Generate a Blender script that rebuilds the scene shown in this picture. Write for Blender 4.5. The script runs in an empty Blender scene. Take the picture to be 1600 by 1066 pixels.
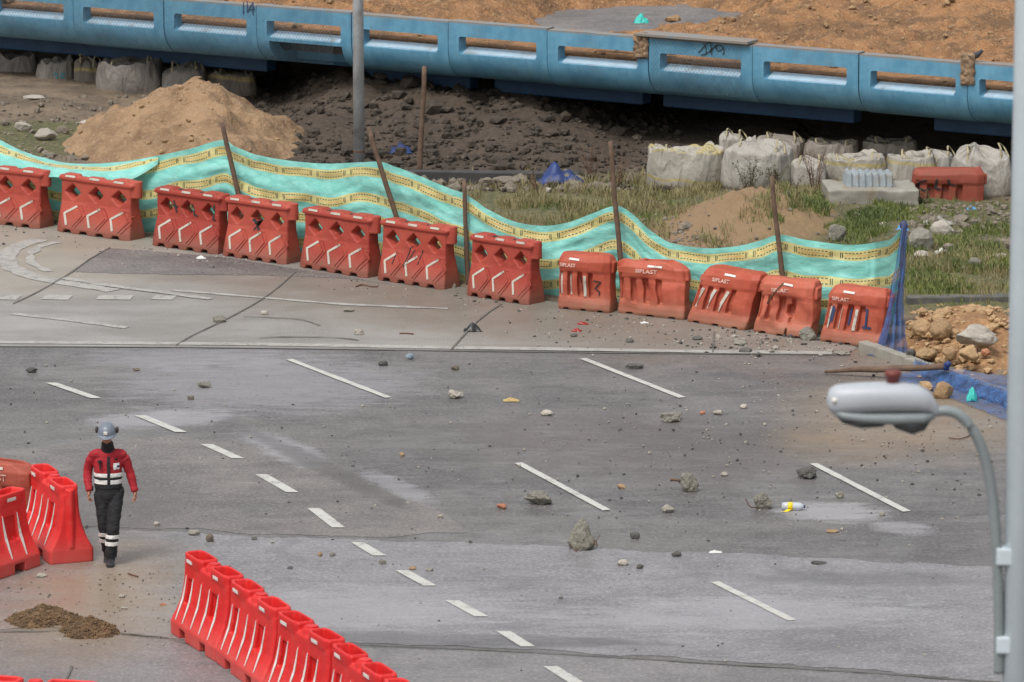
import bpy, bmesh, math, random
from mathutils import Vector, Matrix, noise
from mathutils.bvhtree import BVHTree

# ------------------------------------------------------------------ camera, world, sun
S = bpy.context.scene
COL = S.collection
H = 15.3; F = 8000.0; TH = math.atan(1581/8000)
cd = bpy.data.cameras.new('camera'); cam = bpy.data.objects.new('camera', cd); COL.objects.link(cam)
cam.location = (0, 0, H); cam.rotation_euler = (math.pi/2-TH, 0, 0)
cd.sensor_width = 36; cd.lens = 180; cd.clip_start = 0.5; cd.clip_end = 6000
cd.dof.use_dof = True; cd.dof.focus_distance = 77; cd.dof.aperture_fstop = 3.8
S.camera = cam

SUN_EL, SUN_AZ = math.radians(60), math.radians(215)
w = bpy.data.worlds.new('World'); S.world = w; w.use_nodes = True
wt = w.node_tree; bg = wt.nodes['Background']
sky = wt.nodes.new('ShaderNodeTexSky'); sky.sky_type = 'NISHITA'; sky.sun_disc = False
sky.sun_elevation = SUN_EL; sky.sun_rotation = SUN_AZ; sky.dust_density = 4; sky.air_density = 1.5
hs = wt.nodes.new('ShaderNodeHueSaturation'); hs.inputs['Saturation'].default_value = 0.22
wt.links.new(sky.outputs[0], hs.inputs['Color']); wt.links.new(hs.outputs[0], bg.inputs['Color'])
bg.inputs['Strength'].default_value = 0.115
sl = bpy.data.lights.new('sun', 'SUN'); sun = bpy.data.objects.new('sun', sl); COL.objects.link(sun)
sl.energy = 1.25; sl.angle = math.radians(16); sl.color = (1, .975, .94)
sun.rotation_euler = (math.radians(30), 0, math.radians(-35))
S.view_settings.view_transform = 'Standard'; S.view_settings.look = 'None'
S.view_settings.exposure = 0.6; S.view_settings.gamma = 1

# ------------------------------------------------------------------ pixel helpers (1600 x 1066)
cT, sT = math.cos(TH), math.sin(TH)
def ray(u, v):
    x = (u-800)/F; y = -(v-533)/F
    return Vector((x, cT+y*sT, -sT+y*cT))
def G(u, v, z=0.0):
    d = ray(u, v); t = (z-H)/d.z
    return Vector((0, 0, H))+d*t
def atY(u, v, Y):
    d = ray(u, v); return Vector((0, 0, H))+d*(Y/d.y)
def atD(u, v, D):
    return Vector((0, 0, H))+ray(u, v)*D
def px(p):
    q = Vector(p)-Vector((0, 0, H)); f = q.y*cT-q.z*sT; up = q.y*sT+q.z*cT
    return 800+F*q.x/f, 533-F*up/f
def ppm(u, v): return F/((H)/-ray(u, v).z)
def lerp(a, b, t): return a+(b-a)*t
def interp(tab, x):
    if x <= tab[0][0]: return tab[0][1]
    for (a, b), (c, d) in zip(tab, tab[1:]):
        if x <= c: return b+(d-b)*(x-a)/(c-a)
    return tab[-1][1]
def smooth(tab, x):
    if x <= tab[0][0]: return tab[0][1]
    if x >= tab[-1][0]: return tab[-1][1]
    for i in range(len(tab)-1):
        if x <= tab[i+1][0]:
            p0 = tab[max(0, i-1)][1]; p1 = tab[i][1]; p2 = tab[i+1][1]; p3 = tab[min(len(tab)-1, i+2)][1]
            t = (x-tab[i][0])/(tab[i+1][0]-tab[i][0])
            return 0.5*(2*p1+(p2-p0)*t+(2*p0-5*p1+4*p2-p3)*t*t+(3*p1-p0-3*p2+p3)*t**3)
def fbm(x, y, z=0.0, o=4):
    return noise.fractal(Vector((x, y, z)), 0.9, 2.0, o)

# ------------------------------------------------------------------ object helpers
def meta(o, label=None, cat=None, group=None, kind=None):
    if label: o['label'] = label
    if cat: o['category'] = cat
    if group: o['group'] = group
    if kind: o['kind'] = kind
    return o
def link(name, me, mat=None, parent=None, mats=None):
    o = bpy.data.objects.new(name, me); COL.objects.link(o)
    if me is not None:
        me.name = name
        if mats:
            for m in mats: me.materials.append(m)
        elif mat and not len(me.materials): me.materials.append(mat)
    if parent is not None: o.parent = parent
    return o
def empty(name, loc=(0, 0, 0), rz=0.0):
    o = bpy.data.objects.new(name, None); COL.objects.link(o); o.location = loc; o.rotation_euler = (0, 0, rz)
    o.empty_display_size = .2
    return o
def mesh(verts, faces, shade=True, uvs=None):
    me = bpy.data.meshes.new('m'); me.from_pydata([tuple(v) for v in verts], [], faces)
    if uvs:
        l = me.uv_layers.new(name='UVMap')
        for lp in me.loops: l.data[lp.index].uv = uvs[lp.vertex_index]
    if shade: me.polygons.foreach_set('use_smooth', [True]*len(me.polygons))
    me.update(); return me
def bm_mesh(bm, shade=False):
    me = bpy.data.meshes.new('m'); bmesh.ops.recalc_face_normals(bm, faces=bm.faces); bm.to_mesh(me); bm.free()
    if shade: me.polygons.foreach_set('use_smooth', [True]*len(me.polygons))
    return me
def evaluate(me, mods):
    o = bpy.data.objects.new('tmp', me); COL.objects.link(o)
    for kind, kw in mods:
        m = o.modifiers.new('m', kind)
        for k, v in kw.items(): setattr(m, k, v)
    bpy.context.view_layer.update()
    dg = bpy.context.evaluated_depsgraph_get()
    r = bpy.data.meshes.new_from_object(o.evaluated_get(dg))
    bpy.data.objects.remove(o); return r
def subtract(me, cutter):
    c = bpy.data.objects.new('cut', cutter); COL.objects.link(c)
    r = evaluate(me, [('BOOLEAN', dict(operation='DIFFERENCE', solver='EXACT', use_self=True, object=c))])
    bpy.data.objects.remove(c); return r
def vox(me, size, it=2, fac=.5):
    r = evaluate(me, [('REMESH', dict(mode='VOXEL', voxel_size=size)), ('SMOOTH', dict(iterations=it, factor=fac))])
    r.polygons.foreach_set('use_smooth', [True]*len(r.polygons)); return r
def bevel(me, wd=.01, seg=2):
    r = evaluate(me, [('BEVEL', dict(width=wd, segments=seg, limit_method='ANGLE', angle_limit=math.radians(35)))])
    return r
def box(bm, x0, x1, y0, y1, z0, z1, M=None):
    vs = [bm.verts.new(p) for p in ((x0,y0,z0),(x1,y0,z0),(x1,y1,z0),(x0,y1,z0),(x0,y0,z1),(x1,y0,z1),(x1,y1,z1),(x0,y1,z1))]
    for f in ((3,2,1,0),(4,5,6,7),(0,1,5,4),(1,2,6,5),(2,3,7,6),(3,0,4,7)): bm.faces.new([vs[i] for i in f])
    if M is not None:
        for v in vs: v.co = M @ v.co
    return vs
def loft(bm, rings, cap=True):
    """rings: lists of equally many points"""
    R = [[bm.verts.new(p) for p in r] for r in rings]; n = len(R[0])
    for a, b in zip(R, R[1:]):
        for i in range(n):
            bm.faces.new((a[i], a[(i+1) % n], b[(i+1) % n], b[i]))
    if cap:
        bm.faces.new(R[0][::-1]); bm.faces.new(R[-1])
    return R
def frames(pts):
    out = []; up = Vector((0, 0, 1))
    for i, p in enumerate(pts):
        t = (pts[min(i+1, len(pts)-1)]-pts[max(i-1, 0)]).normalized()
        ref = Vector((0, 1, 0)) if abs(t.z) > .8 else up
        a = ref.cross(t).normalized(); b = t.cross(a).normalized(); out.append((a, b))
    return out
def tube(bm, pts, rad, seg=8, cap=True):
    pts = [Vector(p) for p in pts]; rad = rad if isinstance(rad, (list, tuple)) else [rad]*len(pts)
    fr = frames(pts); rings = []
    for p, r, (a, b) in zip(pts, rad, fr):
        rx, ry = r if isinstance(r, (list, tuple)) else (r, r)
        rings.append([p+a*rx*math.cos(2*math.pi*k/seg)+b*ry*math.sin(2*math.pi*k/seg) for k in range(seg)])
    loft(bm, rings, cap)
def vtube(bm, pts, rad, seg=16):
    """rings kept horizontal (z-stacked), rad=(rx,ry) in world x,y"""
    rings = []
    for p, r in zip(pts, rad):
        rings.append([Vector((p[0]+r[0]*math.cos(2*math.pi*k/seg), p[1]+r[1]*math.sin(2*math.pi*k/seg), p[2])) for k in range(seg)])
    loft(bm, rings)
def ellipsoid(bm, c, r, sub=2, M=None):
    g = bmesh.ops.create_icosphere(bm, subdivisions=sub, radius=1)
    for v in g['verts']:
        co = Vector((v.co.x*r[0], v.co.y*r[1], v.co.z*r[2]))
        if M is not None: co = M @ co
        v.co = co+Vector(c)
def catmull(pts, n=6):
    pts = [Vector(p) for p in pts]; out = []
    for i in range(len(pts)-1):
        p0, p1, p2, p3 = pts[max(0, i-1)], pts[i], pts[i+1], pts[min(len(pts)-1, i+2)]
        for k in range(n):
            t = k/n; out.append(.5*((2*p1)+(p2-p0)*t+(2*p0-5*p1+4*p2-p3)*t*t+(3*p1-p0-3*p2+p3)*t**3))
    out.append(pts[-1]); return out
def bvh_of(me):
    bm = bmesh.new(); bm.from_mesh(me); b = BVHTree.FromBMesh(bm); bm.free(); return b
def hit(bvh, x, z, fb=-.15):
    r = bvh.ray_cast(Vector((x, -3, z)), Vector((0, 1, 0)))
    return r[0].y if r[0] is not None else fb
def ribbon(verts, faces, pts, width, bvh, off=.006, step=.02):
    """flat strip following the front (-y) of a body, polyline in (x,z)"""
    P = []
    for (a, b) in zip(pts, pts[1:]):
        a = Vector(a); b = Vector(b); n = max(1, int((b-a).length/step))
        for k in range(n): P.append(a.lerp(b, k/n))
    P.append(Vector(pts[-1])); base = len(verts)
    for i, p in enumerate(P):
        t = (P[min(i+1, len(P)-1)]-P[max(0, i-1)]).normalized(); nn = Vector((-t.y, t.x))
        for s in (-1, 0, 1):
            q = p+nn*s*width/2; verts.append((q.x, hit(bvh, q.x, q.y)-off, q.y))
    for i in range(len(P)-1):
        for s in (0, 1):
            a = base+i*3+s; faces.append((a, a+1, a+4, a+3))
def ribbons(name, lines, width, bvh, mat, parent, off=.006):
    V = []; Fc = []
    for l in lines: ribbon(V, Fc, l, width, bvh, off)
    me = mesh(V, Fc, False)
    me = evaluate(me, [('SOLIDIFY', dict(thickness=.006, offset=0))])
    return link(name, me, mat, parent)
def text_mesh(s, size, bold=True):
    c = bpy.data.curves.new('t', 'FONT'); c.body = s; c.size = size; c.align_x = 'CENTER'; c.align_y = 'CENTER'
    c.offset = size*.018 if bold else 0; c.resolution_u = 2
    o = bpy.data.objects.new('t', c); COL.objects.link(o); bpy.context.view_layer.update()
    me = bpy.data.meshes.new_from_object(o.evaluated_get(bpy.context.evaluated_depsgraph_get()))
    bpy.data.objects.remove(o); return me
def text_on(name, s, size, x, z, bvh, mat, parent, rot=0.0, off=.012):
    me = text_mesh(s, size); c, sn = math.cos(rot), math.sin(rot)
    for v in me.vertices:
        a, b = v.co.x, v.co.y; X = x+a*c-b*sn; Z = z+a*sn+b*c
        v.co = (X, hit(bvh, X, Z)-off, Z)
    return link(name, me, mat, parent)

# ------------------------------------------------------------------ node language
class X:
    def __init__(s, m, sock): s.m = m; s.s = sock
    def _op(s, op, *o, clamp=False):
        n = s.m.nt.nodes.new('ShaderNodeMath'); n.operation = op; n.use_clamp = clamp
        for i, a in enumerate((s,)+o): s.m.put(n.inputs[i], a)
        return X(s.m, n.outputs[0])
    def __add__(s, o): return s._op('ADD', o)
    def __radd__(s, o): return s._op('ADD', o)
    def __sub__(s, o): return s._op('SUBTRACT', o)
    def __rsub__(s, o): return (s*-1.0)+o
    def __mul__(s, o): return s._op('MULTIPLY', o)
    def __rmul__(s, o): return s._op('MULTIPLY', o)
    def __truediv__(s, o): return s._op('DIVIDE', o)
    def gt(s, o): return s._op('GREATER_THAN', o)
    def lt(s, o): return s._op('LESS_THAN', o)
    def abs(s): return s._op('ABSOLUTE')
    def mod(s, o): return s._op('FLOORED_MODULO', o)
    def mx(s, o): return s._op('MAXIMUM', o)
    def mn(s, o): return s._op('MINIMUM', o)
    def pw(s, o): return s._op('POWER', o)
    def clamp(s): return s._op('ADD', 0.0, clamp=True)
    def step(s, a, b):
        n = s.m.nt.nodes.new('ShaderNodeMapRange'); n.interpolation_type = 'SMOOTHSTEP'
        s.m.put(n.inputs['Value'], s); n.inputs['From Min'].default_value = a; n.inputs['From Max'].default_value = b
        return X(s.m, n.outputs[0])
class Mat:
    def __init__(s, name):
        s.mat = bpy.data.materials.new(name); s.mat.use_nodes = True; s.nt = s.mat.node_tree
        s.b = s.nt.nodes['Principled BSDF']; s.out = s.nt.nodes['Material Output']
    def put(s, sock, a):
        if isinstance(a, X): s.nt.links.new(a.s, sock)
        elif isinstance(a, tuple) and len(a) == 3 and sock.type == 'RGBA': sock.default_value = (*a, 1)
        else: sock.default_value = a
    def pos(s): return X(s, s.nt.nodes.new('ShaderNodeNewGeometry').outputs['Position'])
    def obj(s): return X(s, s.nt.nodes.new('ShaderNodeTexCoord').outputs['Object'])
    def uv(s): return X(s, s.nt.nodes.new('ShaderNodeTexCoord').outputs['UV'])
    def rnd(s): return X(s, s.nt.nodes.new('ShaderNodeObjectInfo').outputs['Random'])
    def sep(s, v):
        n = s.nt.nodes.new('ShaderNodeSeparateXYZ'); s.put(n.inputs[0], v); return [X(s, o) for o in n.outputs]
    def comb(s, x, y, z=0.0):
        n = s.nt.nodes.new('ShaderNodeCombineXYZ')
        for i, a in enumerate((x, y, z)): s.put(n.inputs[i], a)
        return X(s, n.outputs[0])
    def nz(s, scale, detail=4.0, rough=.55, vec=None, sc=None, dist=0.0):
        v = vec or s.pos()
        if sc:
            n = s.nt.nodes.new('ShaderNodeMapping'); s.put(n.inputs['Vector'], v); n.inputs['Scale'].default_value = sc; v = X(s, n.outputs[0])
        n = s.nt.nodes.new('ShaderNodeTexNoise'); s.put(n.inputs['Vector'], v); n.inputs['Scale'].default_value = scale
        n.inputs['Detail'].default_value = detail; n.inputs['Roughness'].default_value = rough; n.inputs['Distortion'].default_value = dist
        return X(s, n.outputs['Fac'])
    def vor(s, scale, vec=None, out='Distance', feat='F1'):
        n = s.nt.nodes.new('ShaderNodeTexVoronoi'); n.feature = feat; s.put(n.inputs['Vector'], vec or s.pos()); n.inputs['Scale'].default_value = scale
        return X(s, n.outputs[out])
    def mix(s, f, a, b):
        n = s.nt.nodes.new('ShaderNodeMix'); n.data_type = 'RGBA'
        s.put(n.inputs[0], f); s.put(n.inputs[6], a); s.put(n.inputs[7], b); return X(s, n.outputs[2])
    def blob(s, P, cx, cy, rx, ry, rot=0.0):
        x, y, z = P; c, sn = math.cos(rot), math.sin(rot)
        dx = x-cx; dy = y-cy; a = (dx*c+dy*sn)/rx; b = (dy*c-dx*sn)/ry
        return (1.0-(a*a+b*b)).clamp()
    def bump(s, h, dist=.01, st=1.0):
        n = s.nt.nodes.new('ShaderNodeBump'); s.put(n.inputs['Height'], h); n.inputs['Distance'].default_value = dist; n.inputs['Strength'].default_value = st
        s.nt.links.new(n.outputs[0], s.b.inputs['Normal'])
    def set(s, color=None, rough=None, **k):
        if color is not None: s.put(s.b.inputs['Base Color'], color)
        if rough is not None: s.put(s.b.inputs['Roughness'], rough)
        for a, v in k.items(): s.put(s.b.inputs[a], v)
        return s.mat
    def alpha(s, fac):
        t = s.nt.nodes.new('ShaderNodeBsdfTransparent'); m = s.nt.nodes.new('ShaderNodeMixShader')
        s.put(m.inputs[0], fac); s.nt.links.new(t.outputs[0], m.inputs[1]); s.nt.links.new(s.b.outputs[0], m.inputs[2])
        s.nt.links.new(m.outputs[0], s.out.inputs[0])
def L(r, g, b):
    f = lambda c: (c/255/12.92) if c/255 <= .04045 else ((c/255+.055)/1.055)**2.4
    return (f(r), f(g), f(b))

def simple(name, c, rough=.6, var=.25, scale=6, bump=.004, obj=False, dirt=None, **k):
    m = Mat(name); v = m.obj() if obj else None
    n = m.nz(scale, 5, .6, v); n2 = m.nz(scale*9, 3, .6, v)
    c1 = tuple(x*(1-var) for x in c); c2 = tuple(min(1, x*(1+var)) for x in c)
    col = m.mix((n*.7+n2*.3).step(.3, .7), c1, c2)
    if dirt: col = m.mix((m.nz(scale*.5, 5, .65, v)).step(.5, .68)*dirt[1], col, dirt[0])
    m.bump(n+n2*.5, bump); return m.set(col, rough, **k)

MT = {}
def asphalt(name, ca, cb, ro_dry, ro_wet, wet=(.45, .62), dust=True, ws=.35):
    m = Mat(name); p = m.pos(); P = m.sep(p)
    big = m.nz(ws, 6, .62, p, dist=.6); mid = m.nz(2.2, 5, .6, p); fine = m.nz(20, 4, .8, p); grit = m.vor(55, p)
    streak = m.nz(1.1, 5, .6, p, sc=(.35, 1.5, 1))
    col = m.mix((big*.5+mid*.25+streak*.25).step(.38, .62), ca, cb)
    col = m.mix(fine.step(.34, .50)*-.5+.5, col, tuple(c*.55 for c in ca)); col = m.mix(fine.step(.50, .66)*.6, col, tuple(min(1, c*1.8) for c in cb))
    scr = m.nz(5, 6, .75, p, sc=(.25, 1.0, 1)); col = m.mix(scr.step(.52, .7)*.35, col, tuple(min(1, c*1.6) for c in cb))
    blot = m.nz(.8, 7, .7, p, dist=1.2); col = m.mix(blot.step(.50, .66)*.35, col, tuple(c*.72 for c in ca))
    col = m.mix(grit.lt(.2)*.5, col, (.30, .29, .27))
    col = m.mix((m.nz(90, 2, .6, p)).step(.3, .5)*-.35+.35, col, tuple(c*.45 for c in ca))
    if dust:
        d = None
        for (u, v, rx, ry, st) in ((1430, 650, 2.6, 4.2, .8), (1330, 690, 1.6, 2.2, .8), (140, 935, 1.9, 4.6, .85), (60, 1010, 1.2, 2.2, .5), (1120, 560, 3.5, 1.8, .35), (1380, 570, 1.2, 3.2, .6)):
            g = G(u, v); bb = m.blob(P, g.x, g.y, rx, ry)*st*.8; d = bb if d is None else d.mx(bb)
        dn = (d*(.35+m.nz(.9, 6, .7, p)*1.1)).step(.08, .75)*(.45+fine*.6)
        col = m.mix(dn.clamp(), col, L(138, 118, 94))
    for (u, v, rx, ry, ro, c_, st) in ((420, 600, 3.0, 3.2, -.5, L(140, 138, 142), .5), (300, 560, 2.4, 1.2, 0, L(138, 136, 140), .45), (250, 655, 1.4, .8, .3, L(150, 148, 152), .6), (440, 700, 1.9, .5, -1.15, L(148, 146, 150), .6), (620, 760, 1.6, .35, -1.15, L(146, 144, 148), .5), (500, 728, 4.2, .30, -1.12, L(74, 70, 69), .6), (1300, 800, 1.0, .8, -.3, L(152, 150, 152), .7), (1410, 825, .7, .5, -.9, L(146, 144, 146), .6), (1000, 700, 4.5, 3.0, -.5, L(84, 78, 74), .5), (560, 950, 2.6, 1.6, .1, L(150, 148, 152), .5), (1150, 960, 3.2, 1.2, .1, L(152, 150, 154), .5), (700, 1000, 3.6, .45, -.1, L(72, 70, 70), .6), (1330, 905, 2.2, .5, -.12, L(84, 82, 82), .5), (90, 800, 2.4, 2.6, .2, L(88, 84, 82), .4)):
        g = G(u, v); bb = m.blob(P, g.x, g.y, rx, ry, ro); col = m.mix(((bb*1.1+(scr-.5)*2.2+(blot-.5)*1.2+(fine-.5)*.8)*bb.step(0, .3)).step(.25, 1.0)*st, col, c_)  # pale wet sheen painted as colour, with worn streaks and dark stains
    wetm = (m.nz(.5, 5, .65, p, dist=.8)*.6+m.nz(3, 4, .6, p, sc=(.5, 1.3, 1))*.4).step(*wet)
    rough = ro_dry+wetm*(ro_wet-ro_dry)
    m.bump(fine*.6+grit*.5+mid*.6, .006, .6)
    return m.set(col, rough, **{'Specular IOR Level': .5})
MT['asphalt'] = asphalt('asphalt_dark', L(77, 75, 75), L(107, 103, 102), .6, .30)
MT['asphalt_worn'] = asphalt('asphalt_worn', L(100, 98, 99), L(130, 127, 129), .55, .32, (.38, .6))
MT['asphalt_patch'] = asphalt('asphalt_patch', L(86, 83, 82), L(116, 111, 108), .6, .4, (.5, .66))
MT['asphalt_near'] = asphalt('asphalt_near', L(96, 93, 94), L(122, 118, 118), .55, .38, (.4, .62))
def concrete_road():
    m = Mat('concrete_lane'); p = m.pos(); P = m.sep(p)
    big = m.nz(.4, 6, .65, p, dist=.8); fine = m.nz(22, 4, .7, p); st = m.nz(.9, 6, .6, p, sc=(.5, 1.3, 1))
    col = m.mix((big*.5+st*.5).step(.36, .64), L(122, 118, 113), L(148, 145, 141))
    col = m.mix(fine.step(.5, .8)*.3, col, L(176, 172, 166))
    col = m.mix(m.nz(70, 2, .6, p).step(.35, .5)*-.25+.25, col, L(80, 78, 76))
    g = G(60, 395); b = m.blob(P, g.x, g.y, 3.2, 5); col = m.mix((b*m.nz(1.2, 5, .6, p)*2.0).clamp()*.5, col, L(148, 138, 118))
    g = G(900, 505); b = m.blob(P, g.x, g.y, 9, 3.2, -.65); col = m.mix((b*m.nz(1.6, 5, .65, p)*1.8).clamp()*.65, col, L(112, 100, 86))
    g = G(640, 470); b = m.blob(P, g.x, g.y, 7, 2.0, -.65); col = m.mix((b*m.nz(1.6, 5, .65, p)*1.8).clamp()*.6, col, L(108, 100, 90))
    groove = (P[0]*1.0+P[1]*.0).mod(.05).lt(.012)*.14
    col = m.mix(groove, col, L(96, 92, 88))
    m.bump(fine+m.vor(50, p)*.4, .004, .5)
    return m.set(col, .55-big*.15)
MT['concrete_lane'] = concrete_road()
def paint_mark(name, c, amount, wear=.5):
    m = Mat(name); p = m.pos(); n = m.nz(4, 6, .8, p, dist=.7); n2 = m.nz(60, 3, .7, p)
    col = m.mix(n2.step(.4, .7)*.4, c, tuple(x*.7 for x in c)); col = m.mix((n*.6+n2*.4).step(wear, wear+.12)*amount, col, L(104, 101, 99))
    return m.set(col, .6)
MT['mark'] = paint_mark('road_paint', L(184, 182, 176), .7, .5)
MT['mark_faded'] = paint_mark('road_paint_faded', L(162, 159, 153), .7, .47)
MT['joint'] = simple('joint_sealant', L(96, 92, 87), .8)
def ground_mat(name, ca, cb, cc, sc=1.2, bump=.05, rough=.9):
    m = Mat(name); p = m.pos()
    n = m.nz(sc, 8, .65, p); n2 = m.nz(sc*9, 5, .7, p); v = m.vor(9, p); v2 = m.vor(26, p)
    col = m.mix(n.step(.38, .62), ca, cb); col = m.mix(n2.step(.5, .72)*.7, col, cc)
    col = m.mix(v.step(.18, .05)*.5, col, tuple(x*1.5 for x in cc)); col = m.mix(v2.step(.22, .12)*.45, col, tuple(x*.5 for x in ca))
    m.bump(n*.5+n2*.8-v*.5-v2*.3, bump, .8); return m.set(col, rough)
MT['dirt'] = ground_mat('dark_dirt', L(92, 78, 64), L(122, 106, 88), L(138, 124, 108))
MT['soil'] = ground_mat('orange_soil', L(132, 98, 66), L(160, 122, 84), L(180, 148, 110))
MT['soil_deck'] = ground_mat('deck_soil', L(112, 84, 58), L(156, 114, 76), L(186, 150, 110), 1.1, .12)
MT['sand'] = ground_mat('sand_heap', L(124, 98, 72), L(150, 122, 92), L(168, 146, 118), 1.6, .06)
MT['mulch'] = ground_mat('brown_mulch', L(84, 66, 46), L(116, 90, 62), L(140, 116, 86), 7, .03)
def verge_mat():
    m = Mat('verge'); p = m.pos(); P = m.sep(p)
    n = m.nz(1.1, 8, .65, p); n2 = m.nz(10, 5, .7, p); v = m.vor(9, p)
    col = m.mix(n.step(.38, .62), L(84, 72, 58), L(116, 100, 82)); col = m.mix(n2.step(.5, .72)*.6, col, L(132, 120, 104))
    gr = m.mix(n2.step(.35, .65), L(66, 70, 42), L(100, 94, 64))
    g = G(1500, 400); a = m.blob(P, g.x, g.y, 4.2, 6.5); g = G(1330, 330); b = m.blob(P, g.x, g.y, 2.0, 3)*.8; g = G(950, 320); c = m.blob(P, g.x, g.y, 4, 4)*.55; g = G(75, 228); d = m.blob(P, g.x, g.y, 1.6, 2.2)
    f = a.mx(b).mx(c).mx(d)
    col = m.mix((f*(.3+n*1.6)).step(.12, .5), col, gr)
    g = G(1165, 362); b2 = m.blob(P, g.x, g.y, 1.9, 2.6); col = m.mix((b2*(.5+n*1.6)).step(.2, .6)*(.5+n2*.6), col, L(134, 108, 80))
    g = G(690, 190); b3 = m.blob(P, g.x, g.y, 6.0, 9); col = m.mix(b3.step(.0, .3)*.85, col, m.mix(n2.step(.35, .65), L(46, 38, 31), L(70, 58, 47)))  # dark brown rubble dust, deepened with the viaduct's shade in the colour
    m.bump(n*.5+n2*.8-v*.5, .04, .8); return m.set(col, .92)
MT['verge'] = verge_mat()

def plastic(name, c, c2, dirt, damt, rough=.42, low=.25):
    m = Mat(name); o = m.obj(); P = m.sep(o)
    n = m.nz(2.6, 6, .65, o); n2 = m.nz(30, 4, .6, o); r = m.rnd()
    col = m.mix((n*.8+r*.3).step(.35, .75), c, c2)
    sc = m.nz(4, 5, .7, o, sc=(1, 1, 7))
    col = m.mix(sc.step(.56, .7)*.35*damt, col, tuple(min(1, x*1.5+.05) for x in c2))
    g = (P[2].step(low*1.6, 0.0)*(.35+n*1.1)).clamp()
    col = m.mix((g*damt+m.nz(7, 6, .7, o).step(.54, .74)*.5*damt).clamp(), col, dirt)
    m.bump(n*1.0+n2*.12, .01, .5); return m.set(col, rough+n2*.2, **{'Specular IOR Level': .4})
MT['red'] = plastic('red_plastic', L(192, 28, 28), L(212, 50, 48), L(178, 92, 84), .6, .38)
MT['red_old'] = plastic('weathered_red_plastic', L(142, 48, 37), L(166, 72, 57), L(120, 84, 70), .75, .5)
MT['orange'] = plastic('faded_orange_plastic', L(158, 68, 48), L(178, 94, 72), L(142, 104, 84), .8, .5)
MT['orange_dark'] = plastic('dull_orange_plastic', L(116, 50, 36), L(136, 66, 50), L(100, 74, 60), .9, .55)
MT['strip'] = simple('white_reflective_strip', L(212, 210, 204), .45, .12, 12, .001, True, (L(150, 135, 120), .6))
MT['strip_old'] = simple('grimy_reflective_strip', L(178, 172, 160), .5, .15, 14, .001, True, (L(120, 100, 84), .8))
MT['letter'] = simple('pale_lettering', L(214, 178, 164), .5, .1, 20, .001, True)
MT['black_paint'] = simple('black_spray_paint', (.02, .02, .022), .6, .2, 20, .0005)
MT['blue_paint'] = simple('blue_spray_paint', L(38, 52, 88), .6, .2, 20, .0005)
MT['rust'] = simple('rusty_iron', L(92, 62, 46), .8, .3, 30, .002)
MT['wood'] = simple('weathered_wood', L(96, 76, 62), .85, .35, 9, .006, True)
MT['wood_pale'] = simple('pale_log', L(132, 106, 82), .85, .3, 9, .006, True)
MT['galv'] = simple('galvanised_steel', L(176, 180, 184), .5, .2, 6, .002, False, (L(128, 124, 120), .8))
MT['galv_pale'] = simple('pale_painted_steel', L(188, 198, 204), .45, .06, 2, .001)
MT['galv_mid'] = simple('grey_painted_steel', L(122, 129, 131), .45, .08, 2, .001)
MT['lamp_white'] = simple('grey_white_enamel', L(166, 170, 176), .42, .05, 4, .001)
MT['lamp_dark'] = simple('dark_lamp_glass', (.04, .042, .045), .2, .2, 4, .001)
MT['lamp_red'] = simple('red_brown_photocell', L(104, 44, 36), .5, .15, 6, .001)
def rockm(name, a, b, c, sc=7):
    m = Mat(name); o = m.obj(); n = m.nz(sc, 7, .7, o); n2 = m.nz(sc*6, 4, .7, o); v = m.vor(sc*5, o); r = m.rnd()
    col = m.mix((n*.8+r*.3).step(.35, .75), a, b); col = m.mix(n2.step(.5, .7)*.6, col, c); col = m.mix(v.step(.25, .1)*.5, col, tuple(x*.4 for x in a))
    m.bump(n+n2*.5, .02, .8); return m.set(col, .88)
MT['concrete_chunk'] = rockm('broken_concrete', L(108, 104, 94), L(136, 132, 121), L(158, 154, 144))
MT['rock_pale'] = rockm('pale_stone', L(140, 133, 122), L(168, 161, 150), L(186, 181, 170))
MT['rock_dark'] = rockm('dark_stone', L(62, 60, 58), L(92, 89, 85), L(120, 116, 110))
MT['rock_tan'] = rockm('tan_sandstone', L(132, 106, 76), L(166, 136, 100), L(186, 160, 128), 5)
MT['rock_red'] = rockm('reddish_stone', L(150, 92, 66), L(176, 122, 94), L(186, 150, 126), 5)
MT['rock_mix'] = rockm('rubble_stone', L(92, 84, 74), L(128, 118, 104), L(150, 140, 126), 3)
MT['rubble_dark'] = rockm('dusty_dark_rubble', L(54, 46, 38), L(78, 68, 58), L(104, 92, 80), 2)
MT['kerb'] = simple('kerb_concrete', L(118, 114, 104), .85, .22, 4, .006, False, (L(92, 82, 68), .7))
MT['kerb_pale'] = simple('pale_kerb_concrete', L(140, 136, 126), .85, .18, 4, .006, False, (L(120, 104, 84), .7))
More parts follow.
